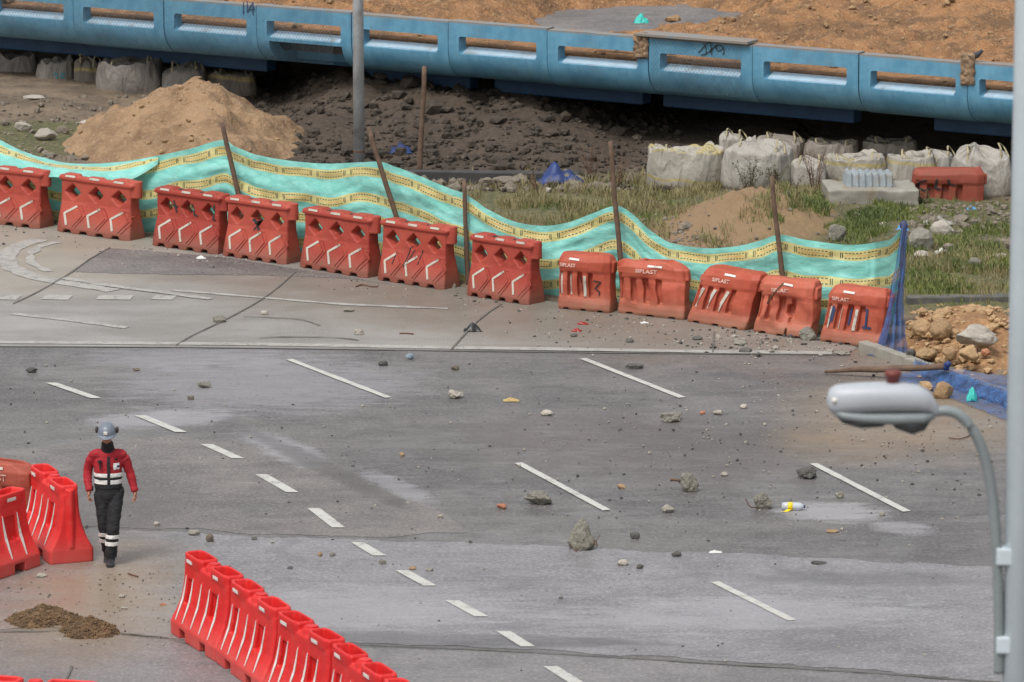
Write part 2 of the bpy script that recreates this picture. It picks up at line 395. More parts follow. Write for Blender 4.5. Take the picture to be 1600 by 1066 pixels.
# ------------------------------------------------------------------ ground, road sheets, markings
def sheet(name, poly, z, mat, jit=0.0, seg=18.0, seed=1, lock=()):
    random.seed(seed); pts = []
    n = len(poly)
    for i in range(n):
        a = poly[i]; b = poly[(i+1) % n]; d = math.hypot(b[0]-a[0], b[1]-a[1]); k = max(1, int(d/seg)) if jit else 1
        for j in range(k):
            t = j/k; u = lerp(a[0], b[0], t); v = lerp(a[1], b[1], t)
            if jit: v += jit*(noise.noise(Vector((u*.012, v*.01, seed)))*2+noise.noise(Vector((u*.07, v*.05, seed+9)))); u += jit*noise.noise(Vector((u*.05, v*.08, seed+5)))
            pts.append(G(u, v, z))
    bm = bmesh.new(); f = bm.faces.new([bm.verts.new(p) for p in pts])
    bmesh.ops.triangulate(bm, faces=[f]); 
    for f in bm.faces:
        f.normal_update()
        if f.normal.z < 0: f.normal_flip()
    me = bpy.data.meshes.new(name); bm.to_mesh(me); bm.free()
    o = link(name, me, mat); o['kind'] = 'structure'; return o
def quad_sheet(name, c, z, mat):
    o = link(name, mesh(c, [tuple(range(len(c)))], False), mat); o['kind'] = 'structure'; return o
quad_sheet('ground', [(-3000, -500, -.05), (3000, -500, -.05), (3000, 4000, -.05), (-3000, 4000, -.05)], 0, MT['dirt'])
BASE = [(-400, 300), (0, 352), (87, 363), (236, 384), (346, 400), (466, 418), (588, 438), (727, 462), (866, 484), (960, 491), (1069, 504), (1173, 521), (1277, 534), (1368, 545)]
FENCE = [(u, v-17) for u, v in BASE]
FRONT = [G(u, interp(FENCE, u)+4) for u in (-400, 0, 87, 236, 346, 466, 588, 727, 866, 960, 1069, 1173, 1277, 1368)]
FRONT += [G(1400, 566), G(1490, 596), G(1560, 622), G(1800, 700)]
FRONT[0].x = -60; FRONT[0].y = FRONT[1].y+38
road = [Vector((-60, 20, 0)), Vector((60, 20, 0)), Vector((60, FRONT[-1].y, 0))]+[p for p in FRONT[::-1]]
road = [Vector((p.x, p.y, 0)) for p in road]
bm = bmesh.new(); f = bm.faces.new([bm.verts.new(p) for p in road]); bmesh.ops.triangulate(bm, faces=[f])
for f in bm.faces:
    f.normal_update()
    if f.normal.z < 0: f.normal_flip()
me = bpy.data.meshes.new('road'); bm.to_mesh(me); bm.free(); link('road', me, MT['asphalt'])['kind'] = 'structure'
sheet('concrete_lane', [(-300, 539), (0, 541), (300, 543), (800, 548), (1150, 551), (1325, 552), (1340, 543)]+[(u, v-12) for u, v in BASE[::-1]][1:], .004, MT['concrete_lane'])
sheet('asphalt_patch', [(172, 388), (236, 392), (346, 402), (466, 420), (588, 440), (620, 446), (560, 437), (470, 432), (358, 430), (240, 428), (108, 425), (140, 405)], .008, MT['asphalt_patch'], .8, 14, 3)
sheet('worn_lane', [(-200, 838), (0, 829), (150, 827), (300, 833), (420, 840), (600, 844), (870, 852), (1100, 864), (1300, 874), (1480, 883), (1640, 890), (1900, 905), (1900, 1085), (1600, 1066), (1380, 1048), (1150, 1034), (870, 1017), (700, 1009), (500, 1003), (330, 1010), (260, 996), (60, 978), (-200, 1004)], .004, MT['asphalt_worn'], 2.2, 12, 5)
sheet('old_patch', [(-200, 712), (0, 706), (130, 690), (290, 681), (400, 698), (520, 726), (640, 772), (700, 806), (730, 832), (600, 838), (420, 834), (300, 827), (150, 822), (0, 830), (-200, 840)], .004, MT['asphalt_patch'], 2.2, 12, 8)
sheet('near_strip', [(-200, 1008), (60, 982), (260, 1000), (330, 1016), (500, 1010), (700, 1016), (870, 1024), (1150, 1041), (1380, 1055), (1600, 1073), (1900, 1093), (1900, 1400), (-200, 1400)], .004, MT['asphalt_near'], 2.0, 12, 12)
def strip_line(name, pts, wpx, z, mat, wm=None, jit=0):
    """painted line through pixel points, width in metres"""
    P = [G(u, v, z) for u, v in pts]; V = []; Fc = []
    for i, p in enumerate(P):
        t = (P[min(i+1, len(P)-1)]-P[max(0, i-1)]); t.z = 0; t.normalize(); n = Vector((-t.y, t.x, 0))
        k = wm*(1+jit*noise.noise(p*3))
        V += [p-n*k/2, p+n*k/2]
    for i in range(len(P)-1): a = 2*i; Fc.append((a, a+2, a+3, a+1))
    me = mesh(V, Fc, False)
    o = link(name, me, mat); o['kind'] = 'structure'
    bm = bmesh.new(); bm.from_mesh(me)
    for f in bm.faces:
        if f.normal.z < 0: f.normal_flip()
    bm.to_mesh(me); bm.free(); return o
for a, b in (((451, 561), (607, 621)), ((911, 560), (1066, 621)), ((810, 723), (948, 797)), ((1271, 724), (1417, 799)), ((1117, 909), (1238, 969))):
    strip_line('lane_dash', [(lerp(a[0], b[0], t/8), lerp(a[1], b[1], t/8)) for t in range(9)], 0, .012, MT['mark'], .115, .15)
for a, b in (((80, 598), (150, 622)), ((219, 649), (283, 675)), ((323, 694), (372, 716)), ((408, 741), (457, 769)), ((490, 794), (529, 824)), ((558, 847), (593, 868)), ((628, 891), (672, 915)), ((706, 938), (752, 963)), ((786, 986), (825, 1010)), ((860, 1041), (903, 1068)), ((940, 1092), (990, 1122))):
    # short dashes: parallelograms with ends cut parallel to the picture's width
    w = .085; A = G(*a, .012); B = G(*b, .012); dx = Vector((w, 0, 0))
    quad_sheet('lane_dash', [B-dx, B+dx, A+dx, A-dx], 0, MT['mark'])
def px_curve(pts, n=6): return [(p.x, p.y) for p in catmull([Vector((u, v, 0)) for u, v in pts], n)]
strip_line('curved_marking', px_curve([(62, 374), (30, 384), (10, 398), (14, 414), (40, 428), (80, 438), (130, 446), (178, 454)]), 0, .012, MT['mark_faded'], .33, .3)
strip_line('curved_marking', px_curve([(98, 434), (140, 441), (200, 450), (270, 459), (330, 467)]), 0, .016, MT['mark_faded'], .16, .5)
strip_line('curved_marking', px_curve([(90, 378), (60, 386), (48, 400), (52, 412), (76, 424)]), 0, .012, MT['mark_faded'], .16, .9)
for a, b in ((-10, 30), (68, 110), (153, 206), (240, 273)): strip_line('lane_dash', [(a, 464), (b, 465+.0*b)], 0, .012, MT['mark_faded'], .4)
strip_line('lane_line', px_curve([(20, 490), (80, 497), (140, 504), (198, 512)]), 0, .012, MT['mark_faded'], .15, .5)
strip_line('lane_line', px_curve([(270, 453), (400, 464), (520, 474), (600, 478), (700, 482)]), 0, .012, MT['mark_faded'], .13, .9)
strip_line('edge_line', px_curve([(-60, 534), (200, 536), (420, 538), (640, 542), (850, 545), (1100, 549), (1300, 551)]), 0, .012, MT['mark_faded'], .22, .15)
strip_line('road_joint', px_curve([(-60, 541), (200, 542), (420, 544), (640, 547), (850, 550), (1100, 552.5), (1310, 554)]), 0, .010, MT['joint'], .06, .6)
strip_line('road_joint', px_curve([(172, 386), (138, 406), (110, 426), (60, 455), (20, 474)]), 0, .018, MT['joint'], .03, .5)
strip_line('road_joint', px_curve([(462, 424), (430, 452), (398, 474), (350, 500), (300, 524), (275, 539)]), 0, .018, MT['joint'], .028, .5)
strip_line('road_joint', px_curve([(784, 474), (760, 490), (735, 512), (706, 545)]), 0, .018, MT['joint'], .035, .5)
strip_line('road_joint', px_curve([(1116, 518), (1115, 534), (1114, 550)]), 0, .018, MT['joint'], .025, .5)
strip_line('road_crack', px_curve([(380, 494), (430, 496), (470, 499), (500, 508)]), 0, .018, MT['joint'], .03, .9)
strip_line('road_crack', px_curve([(405, 528), (440, 526), (520, 527), (560, 531)]), 0, .018, MT['joint'], .04, .9)
strip_line('road_crack', px_curve([(-60, 990), (20, 986), (60, 986), (110, 984), (200, 990), (262, 996)]), 0, .018, MT['joint'], .03, .9)
strip_line('road_crack', px_curve([(112, 1040), (108, 1052), (100, 1066)]), 0, .018, MT['joint'], .03, .9)
strip_line('road_crack', px_curve([(500, 1003), (600, 1008), (700, 1012), (870, 1021), (1150, 1038), (1380, 1052), (1600, 1070)]), 0, .016, MT['joint'], .035, .9)

# verge behind the fence
def bumpf(x, y, c, rx, ry, h, p=2):
    d = ((x-c[0])/rx)**2+((y-c[1])/ry)**2
    return h*max(0, 1-d)**p
c_mound = G(1185, 358); c_bank = G(30, 175); c_gr = G(1350, 335)
kerbY = G(700, 272).y
def terrain(x, y):
    h = .05+.07*fbm(x*.5, y*.5, 3)+.035*fbm(x*2.3, y*2.3, 7)
    h += bumpf(x, y, c_mound, 1.75, 2.8, .55)*(1+.35*fbm(x*2, y*2, 1))+bumpf(x, y, c_bank, 3.2, 7, .3)+bumpf(x, y, c_gr, 2.5, 4, .16)
    s = max(0, min(1, (y-(kerbY-.05*(x+1)*8))/7))
    g = max(0, min(1, (x+4.6)/1.2))*max(0, min(1, (2.2-x)/1.8))
    h += s*g*.75*(1+.3*fbm(x*1.3, y*1.3, 4))
    return h
xs = [-60, -40, -25, -16]+[-12+i*.12 for i in range(int(24/.12)+1)]+[14, 20, 30, 60]
fx = [(p.x, p.y) for p in FRONT]
V = []; Fc = []; ts = [0, .02]+[.15+.13*i for i in range(175)]+[26, 32, 45, 80]
for x in xs:
    y0 = interp(fx, x)
    for t in ts:
        y = y0+t; z = 0.004+max(0, min(1, t/.6))*max(-.03, terrain(x, y)) if t < 26 else 0.05
        if t == 0: z = -.06
        V.append((x, y, z))
nt = len(ts)
for i in range(len(xs)-1):
    for j in range(nt-1): a = i*nt+j; Fc.append((a, a+nt, a+nt+1, a+1))
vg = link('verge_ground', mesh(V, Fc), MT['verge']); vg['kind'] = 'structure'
def tz(x, y):
    t = y-interp(fx, x)
    return 0.0 if t < 0 else .004+max(0, min(1, t/.6))*max(-.03, terrain(x, y))
def onT(u, v):
    z = 0.0
    for _ in range(6):
        p = G(u, v, z); z = tz(p.x, p.y)
    return Vector((p.x, p.y, z))

# ------------------------------------------------------------------ viaduct
def blue_mat(name, a, b):
    m = Mat(name); o = m.obj(); P = m.sep(o); n = m.nz(2.0, 6, .65, o); n2 = m.nz(26, 4, .7, o); dr = m.nz(2.2, 5, .65, o, sc=(6, 1, .5))
    col = m.mix(n.step(.35, .65), a, b); col = m.mix(m.nz(1.1, 6, .7).step(.5, .72)*.4, col, L(92, 108, 114)); col = m.mix(dr.step(.52, .75)*.42, col, tuple(x*.55 for x in a))
    col = m.mix(n2.step(.62, .78)*.35, col, L(150, 158, 160))
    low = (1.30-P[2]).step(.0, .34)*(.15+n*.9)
    col = m.mix(low.clamp()*.55, col, L(56, 72, 84))  # shade on the inward-curving underside, painted into the blue
    top = (P[2]-2.14).step(0, .06)*(n2*.6+n*.8).step(.45, .7)
    col = m.mix(top, col, L(128, 120, 112))
    m.bump(n*.6+n2*.4, .01, .6); return m.set(col, .5+n*.2)
MT['blue'] = blue_mat('blue_painted_concrete', L(78, 132, 160), L(98, 150, 176))
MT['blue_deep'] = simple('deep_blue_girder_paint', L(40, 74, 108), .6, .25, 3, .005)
MT['blue_ledge'] = simple('sky_lit_blue_ledge', L(158, 182, 198), .35, .12, 6, .004, False, (L(120, 112, 100), .6))  # lighter copy of the blue: skylight on the ledges put into the colour
PLc = atD(186, 88, 103); PRc = atD(1425, 183, 94)
e = Vector((PRc.x-PLc.x, PRc.y-PLc.y, 0)); Lm = e.length/8; ang = math.atan2(e.y, e.x)
bridge = empty('viaduct', (PLc.x, PLc.y, 0), ang)
meta(bridge, 'long sky blue concrete viaduct edge with slotted parapet lying low above the rubble', 'bridge')
BI = Matrix.Translation(bridge.location) @ Matrix.Rotation(ang, 4, 'Z')
def BL(x, y, z): return BI @ Vector((x, y, z))
def bl_at(u, v, yl=0.0):
    """pixel -> local (x,z) on the plane local y = yl"""
    n = Vector((-math.sin(ang), math.cos(ang), 0)); p0 = BL(0, yl, 0); d = ray(u, v); o = Vector((0, 0, H))
    t = (p0-o).dot(n)/d.dot(n); q = BI.inverted() @ (o+d*t); return q.x, q.z
prof = [(0.0, 2.20), (0.0, 1.62), (.012, 1.5), (.06, 1.36), (.15, 1.23), (.29, 1.12), (.5, 1.05), (.8, 1.0), (1.2, .98), (1.2, 1.2), (.55, 1.25), (.30, 1.5), (.27, 1.62), (.27, 2.20)]
def panel(missing=False, opening=True, seed=0):
    bm = bmesh.new(); hl = Lm/2-.008; rings = []
    for k in range(9):
        x = lerp(-hl, hl, k/8); rings.append([(x, y+.006*noise.noise(Vector((x*2, z*3, seed))), z+(.015*noise.noise(Vector((x*5+seed*7, 2, 2))) if z > 2.15 else 0)) for y, z in prof])
    loft(bm, rings); me = bm_mesh(bm)
    if opening:
        bm = bmesh.new(); a = -.87; b = .87
        cs = []
        for x, s in ((a, 0), (a+.05, 0), (b, 0)):
            cs.append([(x, -.1, 1.56), (x, .02, 1.575), (x, .36, 1.70), (x, .36, 1.91), (x, -.1, 1.91)])
        loft(bm, cs); c = bm_mesh(bm)
        c = evaluate(c, [('BEVEL', dict(width=.045, segments=3, limit_method='ANGLE', angle_limit=math.radians(50)))])
        me = subtract(me, c)
    if missing:
        bm = bmesh.new(); hl = .88
        loft(bm, [[(x, -.3, 1.53), (x, .5, 1.47), (x, 1.0, 1.2), (x, 1.0, 1.04), (x, .4, 1.03), (x, -.3, 1.03)] for x in (-hl+.05, hl)])
        me = subtract(me, bm_mesh(bm))
    me.polygons.foreach_set('use_smooth', [True]*len(me.polygons))
    me = evaluate(me, [('EDGE_SPLIT', dict(split_angle=math.radians(32)))])
    return me
pm = [panel(seed=s) for s in range(3)]
for k in range(-4, 13):
    me = panel(missing=True, seed=9) if k == 2 else pm[k % 3]
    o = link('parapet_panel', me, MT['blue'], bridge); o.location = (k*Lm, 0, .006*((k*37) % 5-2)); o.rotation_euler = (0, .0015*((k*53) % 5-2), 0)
    bm = bmesh.new(); V = [(-.80, .03, 1.592), (.83, .03, 1.592), (.83, .262, 1.68), (-.80, .262, 1.68)]
    vs = [bm.verts.new(p) for p in V]+[bm.verts.new((x, y, z-.02)) for x, y, z in V]
    for f in ((0,1,2,3),(7,6,5,4),(0,4,5,1),(1,5,6,2),(2,6,7,3),(3,7,4,0)): bm.faces.new([vs[i] for i in f])
    s = link('opening_sill', bm_mesh(bm), MT['blue_ledge'], bridge); s.location = (k*Lm, 0, .006*((k*37) % 5-2)+.006)
bm = bmesh.new(); box(bm, -4.6*Lm, 13*Lm, .9, 17, 1.22, 1.58); link('deck_slab', bm_mesh(bm), MT['asphalt_patch'], bridge)
for x0, x1 in ((-4.2*Lm, 1.2*Lm), (2.2*Lm, 3.35*Lm), (3.6*Lm, 5.1*Lm), (5.3*Lm, 7.15*Lm), (7.9*Lm, 13*Lm)):
    bm = bmesh.new(); box(bm, x0, x1, 1.35, 1.7, .66, 1.21); link('girder', bevel(bm_mesh(bm), .03), MT['blue_deep'], bridge)
# plate on the rail, broken posts
(xa, _), (xb, _) = bl_at(997, 45), bl_at(1172, 55)
bm = bmesh.new(); box(bm, xa, xb, -.10, .34, 2.215, 2.275); link('rail_cap_plate', bevel(bm_mesh(bm), .01), MT['blue'], bridge)
def rough_patch(u0, v0, u1, v1, seed):
    V = []; Fc = []; n = 14; m_ = 18
    for i in range(n):
        for j in range(m_):
            x, z = bl_at(lerp(u0, u1, i/(n-1)), lerp(v0, v1, j/(m_-1)))
            wob = .03*noise.noise(Vector((z*9, seed, 0))); edge = min(i, n-1-i, j, m_-1-j)
            V.append((x+wob, -.004-(.0 if edge == 0 else .035)*(1+noise.noise(Vector((x*14, z*14, seed)))), z))
    for i in range(n-1):
        for j in range(m_-1): a = i*m_+j; Fc.append((a, a+1, a+m_+1, a+m_))
    return mesh(V, Fc, False)
MT['broken'] = simple('exposed_broken_concrete', L(140, 116, 92), .9, .35, 9, .03, False, (L(84, 66, 52), .9))
for r in ((992, 52, 1012, 90, 1), (1503, 84, 1522, 132, 4)):
    me = rough_patch(*r); me = evaluate(me, [('SOLIDIFY', dict(thickness=.05, offset=0))]); o = link('broken_post', me, MT['broken'], bridge)
    o['label'] = 'post with paint knocked off and brown broken concrete showing'
# graffiti as thin painted strokes on the rail
def strokes_b(name, lines, wd, mat):
    V = []; Fc = []
    for l in lines:
        P = [Vector((*bl_at(u, v),)) for u, v in px_curve(l, 5)] ; base = len(V)
        for i, p in enumerate(P):
            t = (P[min(i+1, len(P)-1)]-P[max(0, i-1)]); t.normalize(); n = Vector((-t.y, t.x))*wd/2
            V += [(p.x-n.x, -.016, p.y-n.y), (p.x+n.x, -.016, p.y+n.y)]
        for i in range(len(P)-1): a = base+2*i; Fc.append((a, a+2, a+3, a+1))
    link(name, evaluate(mesh(V, Fc, False), [('SOLIDIFY', dict(thickness=.004, offset=0))]), mat, bridge)
strokes_b('graffiti', [[(1092, 82), (1100, 74), (1105, 68), (1109, 66), (1112, 72), (1110, 82)], [(1096, 86), (1104, 84), (1112, 78), (1120, 71), (1128, 72), (1132, 79), (1130, 86)], [(1100, 68), (1104, 78), (1103, 86)], [(1112, 86), (1114, 76), (1122, 72)], [(1118, 72), (1124, 80), (1131, 74)]], .018, MT['black_paint'])
strokes_b('graffiti', [[(381, 3), (381, 22)], [(387, 2), (387, 20)], [(387, 20), (391, 12), (396, 4)], [(396, 3), (396, 24)], [(390, 15), (399, 15)]], .02, MT['blue_paint'])
# soil tipped over the deck
ax, az = 0, 0
def deck_pt(u, v, z=1.6):
    q = BI.inverted() @ G(u, v, z); return q.x, q.y
asph = [(deck_pt(985, 40), 3.0, 3.4), (deck_pt(1040, 15), 3.0, 4.0)]
def soilh(x, y): return .20+.24*fbm(x*.35, y*.45, 5)+.22*(.5-abs(fbm(x*.9, y*1.0, 2)))+.09*fbm(x*3, y*3, 8)+.03*fbm(x*9, y*9, 4)+.05*max(0, y-1)
V = []; Fc = []; nx, ny = 460, 170
for i in range(nx):
    for j in range(ny):
        x = lerp(-4.5*Lm, 12.8*Lm, i/(nx-1)); y = .28+15.5*(j/(ny-1))**1.25
        h = max(soilh(x, y), .05+.03*fbm(x*2, y*2, 3))
        for (c, rx, ry) in asph:
            d = ((x-c[0])/rx)**2+((y-c[1])/ry)**2; h -= .75*max(0, 1-d)
        if y < 1.6: h = min(h, .06+.11*y)
        V.append((x, y, max(1.5, 1.62+h) if j else 1.5))
for i in range(nx-1):
    for j in range(ny-1): a = i*ny+j; Fc.append((a, a+ny, a+ny+1, a+1))
so = link('soil_on_deck', mesh(V, Fc), MT['soil_deck']); so.location = bridge.location; so.rotation_euler = (0, 0, ang)
meta(so, 'orange brown soil spread over the viaduct deck behind the blue parapet', 'soil', kind='stuff')
# chain link mesh hung on the parapet
MT['dark_wire'] = simple('dull_wire', L(84, 100, 112), .6, .1)
def chain(u0, u1, z0, z1, label):
    x0 = bl_at(u0, 60)[0]; x1 = bl_at(u1, 60)[0]; bm = bmesh.new(); hgt = z1-z0; st = .075
    def yy(z): return -.03+ (0 if z > 1.6 else -.0)
    for s in (1, -1):
        k = x0-hgt
        while k < x1+hgt:
            P = []
            for t in (0, 1):
                z = z0+hgt*t; x = k+s*hgt*.75*t
                P.append([x, z])
            (a, za), (b, zb) = P
            lo, hi = max(min(a, b), x0), min(max(a, b), x1)
            if hi-lo > .03:
                f = lambda x: za+(zb-za)*(x-a)/(b-a)
                tube(bm, [(lo, yy(f(lo)), f(lo)), (hi, yy(f(hi)), f(hi))], .0022, 3, False)
            k += st
    o = link('chain_link_mesh', bm_mesh(bm), MT['dark_wire']); o.location = bridge.location; o.rotation_euler = (0, 0, ang); meta(o, label, 'wire mesh')
chain(1018, 1160, 1.2, 2.22, 'wire mesh hung over the parapet panel with the black scribble')
chain(-60, 522, 1.15, 2.22, 'long wire mesh hung over the left end of the blue parapet')

# ------------------------------------------------------------------ rocks
def rock_mesh(w, d, h, seed, sub=3, planes=12, rough=.12, flat=False, sink=.12, taper=0):
    rs = random.Random(seed); bm = bmesh.new(); bmesh.ops.create_icosphere(bm, subdivisions=sub, radius=1)
    pl = []
    for _ in range(planes):
        n = Vector((rs.gauss(0, 1), rs.gauss(0, 1), rs.gauss(0, .8))).normalized(); pl.append((n, rs.uniform(.55, .92)))
    for v in bm.verts:
        n = v.co.normalized(); r = 1.0
        for q, dd in pl:
            c = q.dot(n)
            if c > 1e-3: r = min(r, dd/c)
        r *= 1+rough*noise.fractal(n*2.2+Vector((seed*3.1, 0, 0)), .8, 2, 4)
        v.co = n*r
    lo = [min(v.co[i] for v in bm.verts) for i in range(3)]; hi = [max(v.co[i] for v in bm.verts) for i in range(3)]
    for v in bm.verts:
        v.co = Vector(((v.co.x-(lo[0]+hi[0])/2)/(hi[0]-lo[0])*w, (v.co.y-(lo[1]+hi[1])/2)/(hi[1]-lo[1])*d, ((v.co.z-lo[2])/(hi[2]-lo[2])*(1+sink)-sink)*h))
        if v.co.z < -.02*h: v.co.z = -.02*h
        k = 1-taper*max(0, v.co.z/h); v.co.x = v.co.x*k-taper*.15*w*max(0, v.co.z/h)*(1 if seed % 2 else -1); v.co.y *= k
    me = bpy.data.meshes.new('rock'); bm.to_mesh(me); bm.free()
    me.polygons.foreach_set('use_smooth', [not flat]*len(me.polygons)); 
    return me
def put_rock(name, label, cat, u, v, wpx, hpx, mat, seed, dk=.8, group=None, terrain_=False, flat=True, rz=None, planes=12, sub=3, rough=.12, tilt=0, taper=0):
    p = onT(u, v) if terrain_ else G(u, v)
    s = F/((p-Vector((0, 0, H))).length); w = wpx/s; d = w*dk; h = max(.02, (hpx/s-d*.08)/.98)
    me = rock_mesh(w*1.05, d, h, seed, sub, planes, rough, flat, taper=taper)
    o = link(name, me, MT[mat]); o.location = (p.x, p.y+d*.45, p.z); o.rotation_euler = (0, tilt, (random.Random(seed).uniform(-.3, .3) if rz is None else rz))
    meta(o, label, cat, group); return o
def wire(parent, pts, r=.008, name='rebar', mat='rust'):
    bm = bmesh.new(); tube(bm, catmull(pts, 4), r, 5); return link(name, bm_mesh(bm, True), MT[mat], parent)
# ------------------------------------------------------------------ barriers
def oct_ring(hx, hy, cx, cy, z):
    return [(-hx+cx, -hy, z), (hx-cx, -hy, z), (hx, -hy+cy, z), (hx, hy-cy, z), (hx-cx, hy, z), (-hx+cx, hy, z), (-hx, hy-cy, z), (-hx, -hy+cy, z)]
def barrier_a_body():
    bm = bmesh.new()
    loft(bm, [oct_ring(.635, .25, .10, .06, 0), oct_ring(.635, .25, .11, .07, .10), oct_ring(.60, .12, .015, .02, .54), oct_ring(.60, .11, .015, .015, .90), oct_ring(.60, .10, .015, .015, .94)])
    me = bm_mesh(bm)
    bm = bmesh.new()
    for x in (-.40, 0, .40):                                    # funnel-shaped diamond holes
        loft(bm, [[(x+a*s, y, .71+b*s*1.1) for a, b in ((1, 0), (0, 1), (-1, 0), (0, -1))] for y, s in ((-.14, .15), (-.02, .102), (.02, .102), (.14, .145))])
    for x in (-.42, -.14, .14, .42):                            # scallops at the foot
        loft(bm, [[(x-.085, y, -.02), (x+.085, y, -.02), (x+.05, y, .065), (x-.05, y, .065)] for y in (-.3, .3)])
    me = subtract(me, bm_mesh(bm))
    bm = bmesh.new(); bm.from_mesh(me)
    loft(bm, [oct_ring(.64, .135, .03, .03, .915), oct_ring(.65, .14, .03, .03, .96), oct_ring(.63, .12, .03, .03, 1.0)])
    for x, hh in ((-.42, .05), (0, .04), (.42, .05)): loft(bm, [[(x-k, -.12, z), (x+k, -.12, z), (x+k, .10, z), (x-k, .10, z)] for k, z in ((.16, .985), (.11, .985+hh))])
    vtube(bm, [(.63, 0, .74), (.63, 0, 1.03)], [(.085, .085)]*2, 12); vtube(bm, [(-.60, 0, .3), (-.60, 0, .93)], [(.06, .06)]*2, 10)
    return vox(bm_mesh(bm), .0135, 2, .5)
def deform(me, seed, amp, lean=(0, 0), freq=1.8, dents=()):
    for v in me.vertices:
        c = v.co.copy(); o = Vector((seed*7.3, seed*1.7, 0))
        n = noise.noise_vector(c*freq+o)*amp+noise.noise_vector(c*freq*3+o)*amp*.3; k = min(1, c.z/.25)
        c += Vector((n.x*k, n.y*k, n.z*k*.8)); c.x += lean[0]*c.z; c.y += lean[1]*c.z
        for (x, z, r, dp) in dents:
            d = math.hypot(v.co.x-x, v.co.z-z)/r
            if d < 1: c.y += (dp if v.co.y < 0 else dp*.15)*(1-d*d)**2
        v.co = c
    return me
bodyA = barrier_a_body(); 
def clone(me): return me.copy()
def span(uA, vA, uB, vB):
    A = G(uA, vA); B = G(uB, vB); d = B-A; return A, B, d.length, math.atan2(d.y, d.x)
def place(root, A, B, halfw):
    d = (B-A).normalized(); n = Vector((-d.y, d.x, 0)); root.location = (A+B)/2+n*halfw; root.location.z = 0
    root.rotation_euler = (0, 0, math.atan2(d.y, d.x))
def build_a(body, seed, extra=None, strip='strip_old', mat='red_old'):
    root = empty('traffic_barrier'); bv = bvh_of(body)
    link('body', body, MT[mat], root)
    for x in (-.40, 0, .40):
        ribbons('chevron', [[(x+.10, .485), (x-.10, .34), (x-.035, .145)]], .036, bv, MT[strip], root)
    for x in (-.40, 0, .40):
        for l_ in ([(x+.09, .50), (x+.20, .33), (x+.06, .13)], [(x+.115, .50), (x+.16, .50), (x+.255, .34), (x+.11, .115)]): ribbons('embossed_line', [l_], .012, bv, MT[mat], root, .010)
    for x in (-.42, 0, .42): ribbons('reflective_strip', [[(x-.09, .992), (x+.08, .992)]], .035, bv, MT[strip], root, .006)
    bm = bmesh.new()
    for x in (-.21, .21):
        bm = bmesh.new(); vtube(bm, [(x, 0, .995), (x, 0, 1.006)], [(.045, .045)]*2, 14); link('filler_cap_or_hole', bm_mesh(bm), MT['black_paint'], root)  # flat black discs paint the dark of the holes in the top
    return root, bv
A_POS = [((-52, 345), (62, 358), 'left end of row, cut off'), ((87, 362), (203, 377), 'standing alone second from left, gaps on both sides'),
         ((236, 384), (340, 398), 'third from left with small black scribbles between its holes'), ((346, 400), (447, 414), 'fourth from left standing where the first tilted stake ends'),
         ((466, 418), (574, 435), 'fifth from left, clean front'), ((588, 438), (694, 453), 'sixth from left with dark scratches across its chevrons'),
         ((727, 462), (826, 477), 'last before the slotted ones')]
for i, (a, b, lab) in enumerate(A_POS):
    body = deform(clone(bodyA), i, .012)
    root, bv = build_a(body, i)
    Aw, Bw, ln, an = span(*a, *b); place(root, Aw, Bw, .225); root.scale = (ln/1.25, 1.05, .985); root.rotation_euler[2] -= .04
    meta(root, 'red barrier with diamond holes, '+lab, 'barrier', 'red barriers with diamond holes along the teal fence')
    if i == 2:
        for q_ in ([(-.26, .82), (-.2, .62)], [(-.30, .74), (-.18, .72)], [(.1, .8), (.14, .62), (.2, .6)], [(.52, .84), (.5, .58), (.54, .57)]): ribbons('scribble', [q_], .03, bv, MT['black_paint'], root)
    if i == 5: ribbons('scratch', [[(-.05, .62), (-.13, .28)], [(.02, .58), (-.1, .30)], [(.18, .6), (.12, .35)], [(-.3, .52), (-.35, .3)]], .014, bv, MT['black_paint'], root)
    if i == 3: ribbons('scratch', [[(-.1, .68), (.06, .52)], [(.06, .68), (-.06, .5)], [(.0, .7), (.02, .5)]], .02, bv, MT['black_paint'], root)

